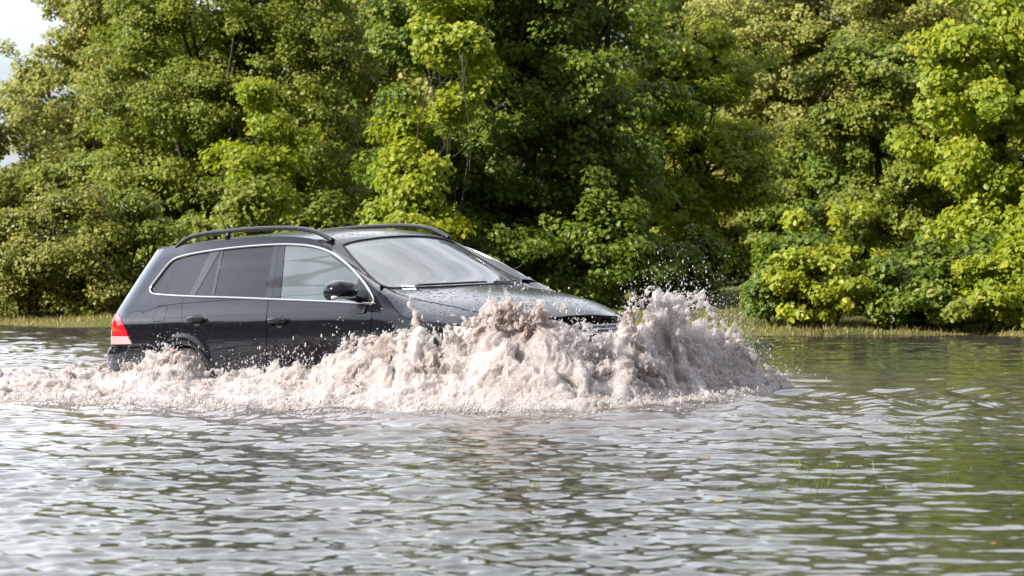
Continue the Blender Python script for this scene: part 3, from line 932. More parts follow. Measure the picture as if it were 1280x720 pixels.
sl_ = bpy.data.lights.new('sun', 'SUN'); so = bpy.data.objects.new('sun', sl_); COL.objects.link(so)
sl_.energy = 5.0; sl_.angle = math.radians(.6); sl_.color = (1, .95, .87)
so.rotation_euler = (-SUN_DIR).to_track_quat('-Z', 'Y').to_euler()
SC.view_settings.view_transform = 'Standard'; SC.view_settings.look = 'None'
SC.view_settings.exposure = 0.95; SC.view_settings.gamma = 1
SC.cycles.max_bounces = 8; SC.cycles.transparent_max_bounces = 12
SC.cycles.sample_clamp_indirect = 6; SC.cycles.caustics_reflective = False; SC.cycles.caustics_refractive = False
try:
    SC.cycles.use_denoising = True
except Exception: pass

# ------------------------------------------------------------------ noise in numpy
def lattice(seed, n=64):
    return np.random.default_rng(seed).random((n, n, n)).astype(np.float32)
_LAT = {}
def vnoise(P, freq, seed=0):
    """smooth value noise, P (...,3) -> 0..1"""
    if seed not in _LAT: _LAT[seed] = lattice(seed)
    A = _LAT[seed]
    q = P * np.asarray(freq, np.float32)
    i = np.floor(q).astype(np.int32); f = (q - i).astype(np.float32); f = f * f * (3 - 2 * f)
    i &= 63; j = (i + 1) & 63
    x0, y0, z0 = i[..., 0], i[..., 1], i[..., 2]; x1, y1, z1 = j[..., 0], j[..., 1], j[..., 2]
    fx, fy, fz = f[..., 0], f[..., 1], f[..., 2]
    a = A[x0, y0, z0] * (1 - fx) + A[x1, y0, z0] * fx
    b = A[x0, y1, z0] * (1 - fx) + A[x1, y1, z0] * fx
    c = A[x0, y0, z1] * (1 - fx) + A[x1, y0, z1] * fx
    d = A[x0, y1, z1] * (1 - fx) + A[x1, y1, z1] * fx
    return (a * (1 - fy) + b * fy) * (1 - fz) + (c * (1 - fy) + d * fy) * fz
def fbm(P, freq, octaves=4, seed=0, gain=.5):
    r = 0; a = 1; t = 0
    for k in range(octaves):
        r = r + a * vnoise(P + 17.3 * k, freq * 2.03 ** k, seed + k % 3); t += a; a *= gain
    return r / t

# ------------------------------------------------------------------ GROUND
def shore_y(x): return 30.75 - .275 * x + .18 * np.sin(x * 1.7 + .6) + .10 * np.sin(x * 4.1)
def ground_z(x, y):
    d = y - shore_y(x)
    z = np.interp(d, [-12, -4, -.4, 0, .35, 1.5, 8, 30, 400, 3000], [-.45, -.25, -.06, .0, .05, .08, .16, .45, 4, 30])
    return z
xs = np.r_[np.linspace(-3000, -60, 12), np.linspace(-50, -14, 20), np.linspace(-13, 13, 180), np.linspace(14, 50, 20), np.linspace(60, 3000, 12)]
ys = np.r_[np.linspace(-300, 5, 12), np.linspace(7, 26, 20), np.linspace(26.3, 36, 110), np.linspace(36.5, 70, 70), np.linspace(75, 200, 20), np.linspace(260, 3000, 12)]
GX, GY = np.meshgrid(xs, ys, indexing='ij')
GZ = ground_z(GX, GY)
P3 = np.stack([GX, GY, GX * 0], -1)
GZ = GZ + np.where((GY > 27) & (GY < 80), (fbm(P3, 1.3, 4, 5) - .5) * .10, 0)
V = np.stack([GX, GY, GZ], -1).reshape(-1, 3)
idx = np.arange(GX.size).reshape(GX.shape)
F = np.stack([idx[:-1, :-1], idx[1:, :-1], idx[1:, 1:], idx[:-1, 1:]], -1).reshape(-1, 4)
m, nt, b = new_mat('meadow_soil')
tc = N(nt, 'ShaderNodeTexCoord')
n1 = N(nt, 'ShaderNodeTexNoise'); n1.inputs['Scale'].default_value = .7; n1.inputs['Detail'].default_value = 8
n2 = N(nt, 'ShaderNodeTexNoise'); n2.inputs['Scale'].default_value = 14; n2.inputs['Detail'].default_value = 6
L(nt, tc.outputs['Object'], n1.inputs['Vector']); L(nt, tc.outputs['Object'], n2.inputs['Vector'])
r1 = N(nt, 'ShaderNodeValToRGB')
r1.color_ramp.elements[0].position = .3; r1.color_ramp.elements[0].color = (.05, .075, .018, 1)
r1.color_ramp.elements[1].position = .7; r1.color_ramp.elements[1].color = (.17, .15, .055, 1)
ad = N(nt, 'ShaderNodeMath', operation='ADD'); ml = N(nt, 'ShaderNodeMath', operation='MULTIPLY_ADD'); 
L(nt, n2.outputs['Fac'], ml.inputs[0]); ml.inputs[1].default_value = .6; ml.inputs[2].default_value = -.3
L(nt, n1.outputs['Fac'], ad.inputs[0]); L(nt, ml.outputs[0], ad.inputs[1]); L(nt, ad.outputs[0], r1.inputs['Fac'])
L(nt, r1.outputs['Color'], b.inputs['Base Color']); b.inputs['Roughness'].default_value = .95; b.inputs['Specular IOR Level'].default_value = .1
M_SOIL = m
tag(link_np('ground', V, F, M_SOIL), kind='structure')

# ------------------------------------------------------------------ WATER
def wave_h(x, y):
    rg = np.random.default_rng(3)
    h = np.zeros_like(x)
    # patches of wind: quiet and ruffled water
    P = np.stack([x * .35, y * .22, np.zeros_like(x)], -1)
    g = np.clip(.15 + 1.75 * fbm(P, 1.0, 2, 21), .3, 2)
    dcar = np.hypot((x + .4) / 3.6, (y - 18.6) / 2.6)
    g = g + .55 * np.exp(-dcar ** 2)
    g = g + .55 * sstep(20.5, 24, y) * sstep(.5, -2, x)
    g = g * (1 - .30 * sstep(.8, 3.2, x))
    n = 130
    lam = .08 * (.95 / .08) ** (rg.random(n) ** 1.25)
    th = math.pi / 2 * 1.02 + rg.normal(0, 1, n) * np.interp(lam, [.1, .3, 1.0], [.75, .55, .34])
    ph = rg.random(n) * 2 * math.pi
    slope = .0100 * (lam / .5) ** -.38
    for l_, t_, p_, s_ in zip(lam, th, ph, slope):
        k = 2 * math.pi / l_
        h += s_ / k * np.cos(k * (x * math.cos(t_) + y * math.sin(t_)) + p_)
    h = h * g
    # the wake spreading outwards from the splash
    for cx, cy, a0 in ((.6, 18.9, .014), (-.8, 18.6, .010), (1.6, 20.0, .010)):
        r = np.hypot(x - cx, (y - cy) * 1.0)
        h += a0 * np.cos(2 * math.pi * r / .62 + 1.2 * np.sin(x * 2.1) + np.cos(y * 1.7)) * np.exp(-((r - 1.9) / 1.5) ** 2)
    return h
tt = np.arange(math.log(5.5), math.log(34.5), .0018)
yy = np.exp(tt); aa = np.arange(-.27, .2701, .0018)
WY, WA = np.meshgrid(yy, aa, indexing='ij'); WX = WY * WA
fade = 1 - sstep(.245, .268, np.abs(WA))
WZ = (wave_h(WX, WY)) * fade * (1 - sstep(33.2, 34.4, WY)) * sstep(5.5, 6.2, WY)
V = np.stack([WX, WY, WZ], -1).reshape(-1, 3)
idx = np.arange(WX.size).reshape(WX.shape)
F = np.stack([idx[:-1, :-1], idx[:-1, 1:], idx[1:, 1:], idx[1:, :-1]], -1).reshape(-1, 4)
# the calm flood beyond the ruffled part: strips round it at the same level
y0, y1 = yy[0], yy[-1]; a_ = aa[-1]
V2 = np.array([(-80, -40, 0), (80, -40, 0), (80, y0, 0), (a_*y0, y0, 0), (-a_*y0, y0, 0), (-80, y0, 0),
               (80, 60, 0), (80, y1, 0), (a_*y1, y1, 0), (-80, y1, 0), (-a_*y1, y1, 0)], float)
o_ = len(V)
F2 = np.array([(0, 1, 2, 3), (0, 3, 4, 5), (3, 2, 7, 8), (5, 4, 10, 9)]) + o_
m, nt, b = new_mat('flood_water')
tc = N(nt, 'ShaderNodeTexCoord')
n1 = N(nt, 'ShaderNodeTexNoise'); n1.inputs['Scale'].default_value = .55; n1.inputs['Detail'].default_value = 5
L(nt, tc.outputs['Object'], n1.inputs['Vector'])
r1 = N(nt, 'ShaderNodeValToRGB')
r1.color_ramp.elements[0].position = .35; r1.color_ramp.elements[0].color = (.030, .031, .022, 1)
r1.color_ramp.elements[1].position = .75; r1.color_ramp.elements[1].color = (.058, .055, .046, 1)
L(nt, n1.outputs['Fac'], r1.inputs['Fac'])
# silt stirred up by the car: a cloud of pale muddy water round the splash and along the wake
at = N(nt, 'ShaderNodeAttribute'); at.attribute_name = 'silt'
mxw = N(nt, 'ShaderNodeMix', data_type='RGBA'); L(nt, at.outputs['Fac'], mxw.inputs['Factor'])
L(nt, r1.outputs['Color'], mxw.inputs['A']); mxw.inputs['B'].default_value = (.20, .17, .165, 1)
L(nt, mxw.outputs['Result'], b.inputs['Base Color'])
b.inputs['Roughness'].default_value = .055; b.inputs['IOR'].default_value = 1.333
mpp = N(nt, 'ShaderNodeMapping'); mpp.inputs['Scale'].default_value = (7, 11, 9)
L(nt, tc.outputs['Object'], mpp.inputs['Vector'])
n3 = N(nt, 'ShaderNodeTexNoise'); n3.inputs['Scale'].default_value = 1.0; n3.inputs['Detail'].default_value = 3
L(nt, mpp.outputs[0], n3.inputs['Vector'])
bp = N(nt, 'ShaderNodeBump'); bp.inputs['Strength'].default_value = .22; bp.inputs['Distance'].default_value = .006
L(nt, n3.outputs['Fac'], bp.inputs['Height']); L(nt, bp.outputs['Normal'], b.inputs['Normal'])
M_WATER = m
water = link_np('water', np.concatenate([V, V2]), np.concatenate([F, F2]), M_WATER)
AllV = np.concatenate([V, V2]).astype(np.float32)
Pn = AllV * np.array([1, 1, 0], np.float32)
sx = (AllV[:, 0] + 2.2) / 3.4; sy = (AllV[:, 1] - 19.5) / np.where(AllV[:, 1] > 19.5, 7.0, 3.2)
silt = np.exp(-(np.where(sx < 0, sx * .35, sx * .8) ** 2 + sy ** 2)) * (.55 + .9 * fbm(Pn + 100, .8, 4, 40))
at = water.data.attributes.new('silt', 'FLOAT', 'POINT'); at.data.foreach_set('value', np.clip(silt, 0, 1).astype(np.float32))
tag(water, kind='structure')
# ------------------------------------------------------------------ TREES
def leaf_mat(name, c0, c1, c2, trans, tw=.38):
    m = bpy.data.materials.new(name); m.use_nodes = True
    nt = m.node_tree; nt.nodes.clear()
    out = N(nt, 'ShaderNodeOutputMaterial')
    at = N(nt, 'ShaderNodeAttribute'); at.attribute_name = 'tint'
    rp = N(nt, 'ShaderNodeValToRGB'); e = rp.color_ramp.elements
    e[0].position = 0; e[0].color = (*c0, 1); e[1].position = 1; e[1].color = (*c2, 1)
    k = e.new(.55); k.color = (*c1, 1)
    L(nt, at.outputs['Fac'], rp.inputs['Fac'])
    df = N(nt, 'ShaderNodeBsdfPrincipled'); df.inputs['Roughness'].default_value = .45; df.inputs['Specular IOR Level'].default_value = .35
    L(nt, rp.outputs['Color'], df.inputs['Base Color'])
    tr = N(nt, 'ShaderNodeBsdfTranslucent')
    mv = N(nt, 'ShaderNodeVectorMath', operation='MULTIPLY'); mv.inputs[1].default_value = trans
    L(nt, rp.outputs['Color'], mv.inputs[0]); L(nt, mv.outputs[0], tr.inputs['Color'])
    mx = N(nt, 'ShaderNodeMixShader'); mx.inputs['Fac'].default_value = tw
    L(nt, df.outputs[0], mx.inputs[1]); L(nt, tr.outputs[0], mx.inputs[2]); L(nt, mx.outputs[0], out.inputs['Surface'])
    return m
ML_FRESH = leaf_mat('fresh_maple_leaf', (0.153, 0.210, 0.019), (0.256, 0.310, 0.024), (0.410, 0.385, 0.029), (1.7, 1.7, 1.0), .42)
ML_YELLOW = leaf_mat('yellowing_leaf', (0.155, 0.215, 0.019), (0.285, 0.335, 0.026), (0.46, 0.42, 0.034), (1.6, 1.5, .9), .42)
ML_OAK = leaf_mat('dark_oak_leaf', (0.066, 0.110, 0.013), (0.123, 0.176, 0.019), (0.256, 0.276, 0.029), (1.7, 1.9, 1.0), .36)
ML_MID = leaf_mat('mid_green_leaf', (0.103, 0.143, 0.019), (0.175, 0.210, 0.024), (0.287, 0.276, 0.033), (1.6, 1.7, .9), .36)
ML_OLIVE = leaf_mat('olive_leaf', (.125, .140, .026), (.215, .230, .042), (.320, .295, .058), (1.5, 1.5, .9), .34)
ML_PALE = leaf_mat('pale_green_leaf', (0.178, 0.215, 0.045), (0.298, 0.306, 0.069), (0.428, 0.367, 0.108), (1.4, 1.4, .9), .34)
ML_PINE = leaf_mat('pine_needle', (0.028, 0.050, 0.016), (0.046, 0.074, 0.025), (0.078, 0.101, 0.034), (1, 1, .6), .15)
M_BARK = simple('bark', (.055, .042, .032), .95, vary=.4, scale=14, bump=.8, bscale=40)

def leaf_cloud(tips, rad, per, size, rng, flat=.65, up=.55, jit=.75, outc=None, lump=True):
    """leaves sprayed round twig tips; returns verts, faces, tint"""
    n = len(tips); size = size * .74; per = per * 1.55
    cnt = np.maximum(6, (per * (rad / rad.mean()) ** 1.5).astype(int))
    own = np.repeat(np.arange(n), cnt); M = len(own)
    d = rng.normal(size=(M, 3)); d /= np.linalg.norm(d, axis=1)[:, None]
    rr = rng.random(M) ** .45
    R = rad[own]
    off = d * (rr * R)[:, None]; off[:, 2] *= flat
    C = tips[own] + off
    out = C - outc[own]; out[:, 2] *= .5
    out /= np.maximum(np.linalg.norm(out, axis=1), 1e-3)[:, None]
    nn = out * (1 - up) + np.array([0, 0, up]) + .35 * d + jit * .5 * rng.normal(size=(M, 3))
    nn /= np.linalg.norm(nn, axis=1)[:, None]
    # leaf axis: outwards and drooping
    ax = out + .8 * rng.normal(size=(M, 3)) + np.array([0, 0, -.35])
    ax -= nn * np.sum(ax * nn, axis=1)[:, None]; ax /= np.maximum(np.linalg.norm(ax, axis=1), 1e-3)[:, None]
    sd = np.cross(nn, ax)
    s = size * (.65 + .7 * rng.random(M))[:, None]
    fold = (.10 + .25 * rng.random(M))[:, None]
    w = s * (.34 + .10 * rng.random(M))[:, None]
    # six-pointed blade folded along its midrib: base, two shoulders each side, tip
    b0 = C - ax * s * .5; tip = C + ax * s * .5 - nn * s * .12
    l1 = C - ax * s * .18 + sd * w + nn * w * fold; l2 = C + ax * s * .2 + sd * w * .72 + nn * w * fold * .7
    r1 = C - ax * s * .18 - sd * w + nn * w * fold; r2 = C + ax * s * .2 - sd * w * .72 + nn * w * fold * .7
    V = np.stack([b0, l1, l2, tip, r2, r1], 1).reshape(-1, 3)
    i = (np.arange(M) * 6)[:, None]
    F = np.concatenate([i + np.array([0, 3, 2, 1]), i + np.array([0, 5, 4, 3])], 0)
    tint = np.clip(.66 * rng.random(M) + .20 * rng.random(n)[own] + .06 * rng.normal(size=n)[own] + .07, 0, 1)
    tint = np.repeat(tint, 6)
    return V, F, tint

def limb(p0, p1, r0, r1, rng, n=7, bend=.12):
    p0, p1 = np.array(p0, float), np.array(p1, float); Ld = np.linalg.norm(p1 - p0)
    b = rng.normal(size=3) * bend * Ld; b2 = rng.normal(size=3) * bend * .5 * Ld
    t = np.linspace(0, 1, n)
    P = p0 + (p1 - p0) * t[:, None] + b * (np.sin(math.pi * t))[:, None] + b2 * np.sin(2 * math.pi * t)[:, None]
    return [Vector(p) for p in P], list(r0 + (r1 - r0) * t)

def tree(name, label, cat, x, y, lobes, mat, ntips, per, size, rad=(.24, .40), trunk_r=.14, trunk_h=None, group=None, seed=1,
         front=.62, stems=1, nlimb=16, skirt=0, up=.5, sub=None):
    rng = np.random.default_rng(seed)
    zg = float(ground_z(np.array(x), np.array(y)))
    root = empty(name, (x, y, zg))
    tag(root, label, cat, group)
    lob = np.array(lobes, float)              # dx, dy, z, rx, ry, rz
    wgt = (lob[:, 3] * lob[:, 5] * 1.0 + lob[:, 3] * lob[:, 4] * .5); wgt /= wgt.sum()
    tips, cen = [], []
    per_b = 6
    guard = 0
    while len(tips) < ntips and guard < ntips * 40:
        guard += 1
        k = rng.choice(len(lob), p=wgt)
        d = rng.normal(size=3); d /= np.linalg.norm(d)
        if d[1] > .25 and rng.random() < front: d[1] = -d[1]
        lump = .70 + .60 * float(vnoise(np.array([d * 1.6 + 9 * k + seed], np.float32), 1.3, 4)[0])
        r = (.50 + .50 * rng.random() ** .55) * lump
        b = lob[k, :3] + d * lob[k, 3:6] * r
        q = ((b - lob[:, :3]) / lob[:, 3:6]); ins = (np.sum(q * q, 1) < .30).sum()
        if ins and rng.random() < .75: continue
        sp = min(.55, .30 * lob[k, 3] + .05)                      # a bough: a handful of sprays strung outwards
        nb = rng.integers(3, per_b + 4)
        ax = d * np.array([1, 1, .5]) + np.array([0, 0, .15]) + .4 * rng.normal(size=3); ax /= np.linalg.norm(ax)
        for e in range(nb):
            p = b + ax * sp * (e / nb - .3) * 1.5 + rng.normal(size=3) * sp * np.array([.55, .55, .32])
            if p[2] < .10: continue
            tips.append(p); cen.append(lob[k, :3] * np.array([1, 1, .9]))
    tips = np.array(tips); cen = np.array(cen)
    rd = rad[0] + (rad[1] - rad[0]) * rng.random(len(tips))
    V, F, tint = leaf_cloud(tips, rd, per, size, rng, outc=cen, up=up)
    o = link_np('crown', V, F, mat, root, smooth=False)
    at = o.data.attributes.new('tint', 'FLOAT', 'POINT'); at.data.foreach_set('value', tint.astype(np.float32))
    # trunk and limbs
    TV, TF = [], []
    def addt(P, R):
        v, f = tube(P, 0, '', None, seg=7, radii=R, build=False)
        b = len(TV); TV.extend(v); TF.extend([tuple(b + i for i in q) for q in f])
    top = lob[np.argmax(lob[:, 2] + lob[:, 5] * .5)]
    th = trunk_h or (top[2] + top[5] * .55)
    for s in range(stems):
        a = 2 * math.pi * s / max(1, stems) + rng.random(); sp = 0 if stems == 1 else .16
        base = (sp * math.cos(a), sp * math.sin(a) * .6, -.15)
        if stems == 1: tgt = (top[0] * .6, top[1] * .6, th)
        else:
            L_ = lob[rng.integers(len(lob))]; tgt = (L_[0] + rng.normal() * .3 * L_[3], L_[1] * .7, L_[2] + .3 * L_[5])
        P, R = limb(base, tgt, trunk_r, trunk_r * .25, rng, 10, .035 if stems == 1 else .07)
        R[0] *= 1.35
        addt(P, R)
        for k in range(nlimb):
            i = int(rng.integers(2, 9)); q = tips[rng.integers(len(tips))]
            if q[2] < P[i].z - .4: continue
            P2, R2 = limb(P[i], q, R[i] * .55, .008, rng, 8, .08)
            addt(P2, R2)
            for e in range(2):
                j = int(rng.integers(3, 7)); q2 = tips[np.argmin(np.sum((tips - np.array(P2[j]) - rng.normal(size=3) * .5) ** 2, 1))]
                P3_, R3 = limb(P2[j], q2, R2[j] * .6, .005, rng, 5, .08); addt(P3_, R3)
    link_mesh('trunk', TV, TF, M_BARK, root)
    return root

def X(u, D): return (u - 640) / FPX * D
def Zt(v, D): return EYE - (v - HZ) / FPX * D     # height of a picture row at a distance

# 1 the pale chestnut at the far left, sky past its shoulder
tree('chestnut_tree', 'pale olive-green chestnut at the left, sky showing past its shoulder', 'tree', X(140, 50), 50,
     [(0, 0, 5.0, 1.25, 1.4, 2.2), (-.45, -.1, 3.1, 1.35, 1.4, 1.2), (-1.4, 0, 1.9, 1.3, 1.2, 1.1), (.9, 0, 3.6, 1.2, 1.2, 1.6), (.3, 0, 1.6, 1.6, 1.2, 1.2), (.5, .2, 6.6, .9, 1, 1.2)],
     ML_PALE, 800, 95, .088, (.19, .35), .20, seed=3)
# 2 the low olive bushes at the left edge
for k, (u, D, h, rx, sd) in enumerate([(20, 33.6, 1.50, .60, 41), (92, 33.3, 1.44, .50, 42), (150, 33.6, 1.22, .46, 43)]):
    tree('olive_bush', ['brownish olive bush with bare stems at the left edge of the photo', 'olive bush with several dark bare stems, between the edge bush and the car',
         'low green bush just behind the tail of the car'][k], 'bush', X(u, D), D,
         [(0, 0, h * .46, rx, .6, h * .46), (.25, 0, h * .74, rx * .6, .45, h * .28), (-.25, .05, h * .66, rx * .7, .5, h * .34), (-.3, 0, h * .3, rx * .8, .5, h * .26), (.3, 0, h * .28, rx * .8, .5, h * .24)], [ML_OLIVE, ML_OLIVE, ML_MID][k], 150, 80, .060, (.14, .24), .030,
         group='bushes along the left bank', seed=sd, stems=4, nlimb=5)
# 3 broad green tree behind the rear of the car
tree('broadleaf_tree', 'broad mid-green tree with small leaves behind the rear half of the car roof', 'tree', X(290, 40), 40,
     [(0, 0, 4.6, 1.55, 1.5, 1.9), (-.75, -.2, 2.6, 1.0, 1.1, 1.4), (.65, -.3, 2.4, 1.2, 1.2, 1.5), (1.2, -.1, 3.8, .95, 1.0, 1.3), (-1.0, 0, 1.2, .9, .9, 1.0), (.2, -.2, 1.0, 1.6, .9, .85), (.2, .1, 6.2, 1.2, 1.2, 1.2)],
     ML_MID, 1250, 100, .066, (.16, .30), .11, trunk_h=2.6, seed=5)
# 4 the dark oak in the middle
tree('oak_tree', 'dark green oak with bright lit sprays, rising behind the windscreen and bonnet', 'tree', X(650, 36), 36,
     [(0, 0, 4.3, 1.25, 1.3, 1.7), (-.75, -.2, 2.6, .95, 1.0, 1.3), (.75, -.1, 2.4, .95, 1.0, 1.3), (0, -.4, 1.6, 1.2, .9, 1.1), (-1.0, 0, 1.1, .8, .8, .9), (.95, 0, 1.0, .8, .8, .85), (0, 0, 5.8, 1.0, 1.1, 1.1)],
     ML_OAK, 820, 85, .088, (.17, .31), .16, seed=8)
tree('sapling', 'fresh green sapling with lit sprays just left of the dark oak', 'tree', X(540, 34.2), 34.2,
     [(0, 0, 2.0, .45, .4, 1.1), (.15, -.1, 3.3, .36, .35, .9), (.55, -.2, 2.9, .4, .35, .45), (-.2, 0, 1.2, .4, .4, .6)], ML_FRESH, 130, 60, .092, (.18, .30), .016, trunk_h=1.9, seed=12, nlimb=8)
tree('sapling', 'fresh green sapling lit in front of the broad mid-green tree, above the car rails', 'tree', X(318, 36.5), 36.5,
     [(0, 0, 1.7, .5, .4, .7), (-.25, -.1, 1.4, .65, .4, .5), (.2, 0, 1.3, .45, .4, .6), (.05, 0, 2.35, .30, .3, .55), (.08, 0, 2.9, .2, .2, .35)], ML_FRESH, 90, 60, .086, (.18, .28), .026, trunk_h=1.8, seed=14, nlimb=8)
# 5 dark pines far behind
for k, (u, D, sd) in enumerate([(425, 62, 51), (838, 60, 52)]):
    tree('pine_tree', ['dark pine far behind, above the rear door of the car', 'dark pine far behind, above the spray ahead of the car'][k], 'tree', X(u, D), D,
         [(0, 0, 6.6, 1.3, 1.2, 1.5), (.6, 0, 8.2, 1.0, 1.0, 1.1), (-.6, 0, 7.6, .9, 1, .9), (0, 0, 9.6, .9, .9, 1)], ML_PINE, 260, 170, .11, (.28, .5), .2, group='pines behind the trees', seed=sd, nlimb=22)
# 6 yellow-green young maple right of the oak
tree('maple_tree', 'yellow-green young maple between the dark oak and the tall pale tree', 'tree', X(868, 38.5), 38.5,
     [(0, 0, 2.6, .62, .6, 1.15), (-.3, -.1, 1.7, .6, .6, .8), (.4, -.1, 1.6, .55, .6, .7), (.05, 0, 3.3, .42, .45, .55), (-.1, -.1, .95, .7, .6, .5)], ML_FRESH, 270, 75, .085, (.15, .28), .09, seed=17)
# 7 tall pale tree behind
tree('lime_tree', 'tall pale-green tree with fine leaves, standing behind the right-hand maples', 'tree', X(1035, 46), 46,
     [(0, 0, 4.9, 1.75, 1.6, 2.0), (-.9, -.1, 3.4, 1.2, 1.2, 1.4), (.9, -.2, 3.2, 1.2, 1.2, 1.5), (0, -.4, 2.0, 1.7, 1.2, 1.2), (0, .1, 6.6, 1.4, 1.3, 1.4), (-1.1, 0, 1.9, .9, 1, 1.0), (1.4, 0, 1.6, 1.1, 1, 1.2)],
     ML_PALE, 1050, 100, .076, (.18, .32), .2, seed=19)
# 8 bright maple at the right edge
tree('maple_tree', 'bright yellow-green maple at the right edge, branches down to the water', 'tree', X(1255, 33), 33,
     [(0, 0, 3.6, 1.0, .8, 1.2), (-.45, -.2, 2.4, .85, .7, .85), (.45, -.2, 2.0, .9, .7, .9), (.15, -.4, 1.0, .75, .6, .75), (.1, 0, 4.9, .8, .8, .9), (.5, -.5, .6, .4, .35, .45)],
     ML_FRESH, 470, 75, .094, (.15, .29), .11, seed=23)
tree('maple_tree', 'mid-green maple behind the yellow waterside shrub', 'tree', X(1120, 37), 37,
     [(0, 0, 2.2, .9, .8, 1.2), (.5, -.1, 1.3, .7, .7, .8), (-.4, -.1, 1.2, .6, .6, .8), (-.5, 0, 2.6, .6, .6, .7), (.9, -.2, .8, .7, .6, .6)], ML_MID, 380, 85, .085, (.15, .28), .10, seed=25)
# 9 yellow shrub by the water
tree('yellow_shrub', 'yellowing shrub with loose sprays at the water edge, right of the splash', 'bush', X(1036, 30.5), 30.5,
     [(0, 0, .60, .50, .35, .46), (.26, -.05, .42, .40, .3, .40), (-.26, 0, .86, .26, .25, .24), (-.50, 0, .56, .30, .2, .15), (-.26, 0, 1.18, .13, .12, .28), (.14, 0, 1.02, .24, .2, .24), (-.2, -.1, .3, .3, .25, .26)], ML_YELLOW, 120, 34, .082, (.09, .17), .022, seed=29, stems=3, nlimb=6)
tree('green_shrub', 'dark green shrub low on the bank beneath the bright right-hand maple', 'bush', X(1175, 30.8), 30.8,
     [(0, 0, .55, .5, .4, .45), (.4, 0, .45, .4, .35, .4), (-.3, .1, .4, .4, .3, .35)], ML_OAK, 90, 60, .085, (.14, .24), .02, seed=31, stems=3, nlimb=5)
for k, (u, D, h, rx, mt, sd) in enumerate([(1120, 30.4, .62, .34, ML_OAK, 81), (1190, 30.15, .55, .36, ML_MID, 82), (1255, 29.95, .75, .42, ML_FRESH, 83), (978, 30.8, .62, .28, ML_OAK, 84), (1300, 30.0, 1.1, .45, ML_FRESH, 85)]):
    tree('bank_shrub', ['low dark shrub right of the yellow waterside shrub', 'low green shrub under the bright maple, second from the right edge', 'bright low shrub at the foot of the bright maple by the right edge',
         'dark low shrub hugging the left side of the yellow waterside shrub', 'bright shrub cut by the right edge of the photo'][k], 'bush', X(u, D), D,
         [(0, 0, h * .5, rx, .35, h * .52), (-rx * .5, 0, h * .35, rx * .6, .3, h * .38), (rx * .5, 0, h * .38, rx * .6, .3, h * .4)], mt, 62, 62, .078, (.11, .20), .018, group='shrubs at the water edge', seed=sd, stems=3, nlimb=4)
# 11 understory behind the car
for k, (u, D, h, rx, mt, sd) in enumerate([(505, 33.6, 1.22, .5, ML_YELLOW, 61), (600, 34.4, 1.05, .7, ML_OAK, 62), (735, 34.8, 1.25, .75, ML_OAK, 63), (835, 36.0, .95, .5, ML_OAK, 64), (1000, 33.0, .9, .36, ML_OAK, 65), (300, 35.4, 1.3, .8, ML_MID, 66), (410, 35.2, 1.2, .6, ML_MID, 67)]):
    tree('undergrowth_bush', ['yellow-tipped shrub peeping over the far roof rail', 'dark bush behind the windscreen', 'dark bush behind the bonnet, left of the bow splash', 'low dark bush right behind the bow splash',
         'dark bush behind the yellow waterside shrub', 'green bush behind the rear window of the car', 'green bush behind the front of the roof rail'][k], 'bush', X(u, D), D,
         [(0, 0, h * .5, rx, .5, h * .5), (-rx * .5, 0, h * .4, rx * .6, .4, h * .42), (rx * .5, 0, h * .42, rx * .6, .4, h * .42)], mt, 110, 75, .088, (.15, .26), .025, group='undergrowth along the bank', seed=sd, stems=3, nlimb=5)
for k, (u, D, h, rx, mt, sd) in enumerate([(-10, 43, 2.3, 1.0, ML_OLIVE, 91), (150, 42, 2.2, .9, ML_MID, 92), (330, 43.5, 2.4, 1.0, ML_OAK, 93), (470, 42.5, 2.6, 1.0, ML_MID, 94), (560, 41, 2.2, .8, ML_OAK, 95), (745, 42, 2.7, 1.0, ML_OAK, 96),
        (985, 42.5, 2.3, .7, ML_MID, 97), (1100, 42, 2.6, 1.0, ML_OAK, 98), (1225, 41, 2.6, .9, ML_MID, 99), (1340, 40, 2.4, .8, ML_OAK, 100)]):
    tree('thicket', ['olive thicket behind the bushes at the left edge', 'green thicket behind the tail of the car, deeper than the low bush there', 'dark thicket under the broad tree, behind the roof rail', 'green thicket between the broad tree and the oak',
        'dark thicket at the foot of the tall sapling', 'dark thicket at the right foot of the oak', 'green thicket right of the grassy gap', 'dark thicket behind the yellow waterside shrub', 'green thicket behind the bright right-hand maple', 'dark thicket past the right edge'][k], 'bush', X(u, D), D,
        [(0, 0, h * .55, rx, .7, h * .5), (-rx * .6, 0, h * .4, rx * .7, .6, h * .42), (rx * .6, 0, h * .42, rx * .7, .6, h * .42)], mt, 240, 90, .085, (.18, .32), .03, group='thickets under the trees', seed=sd, stems=4, nlimb=5)
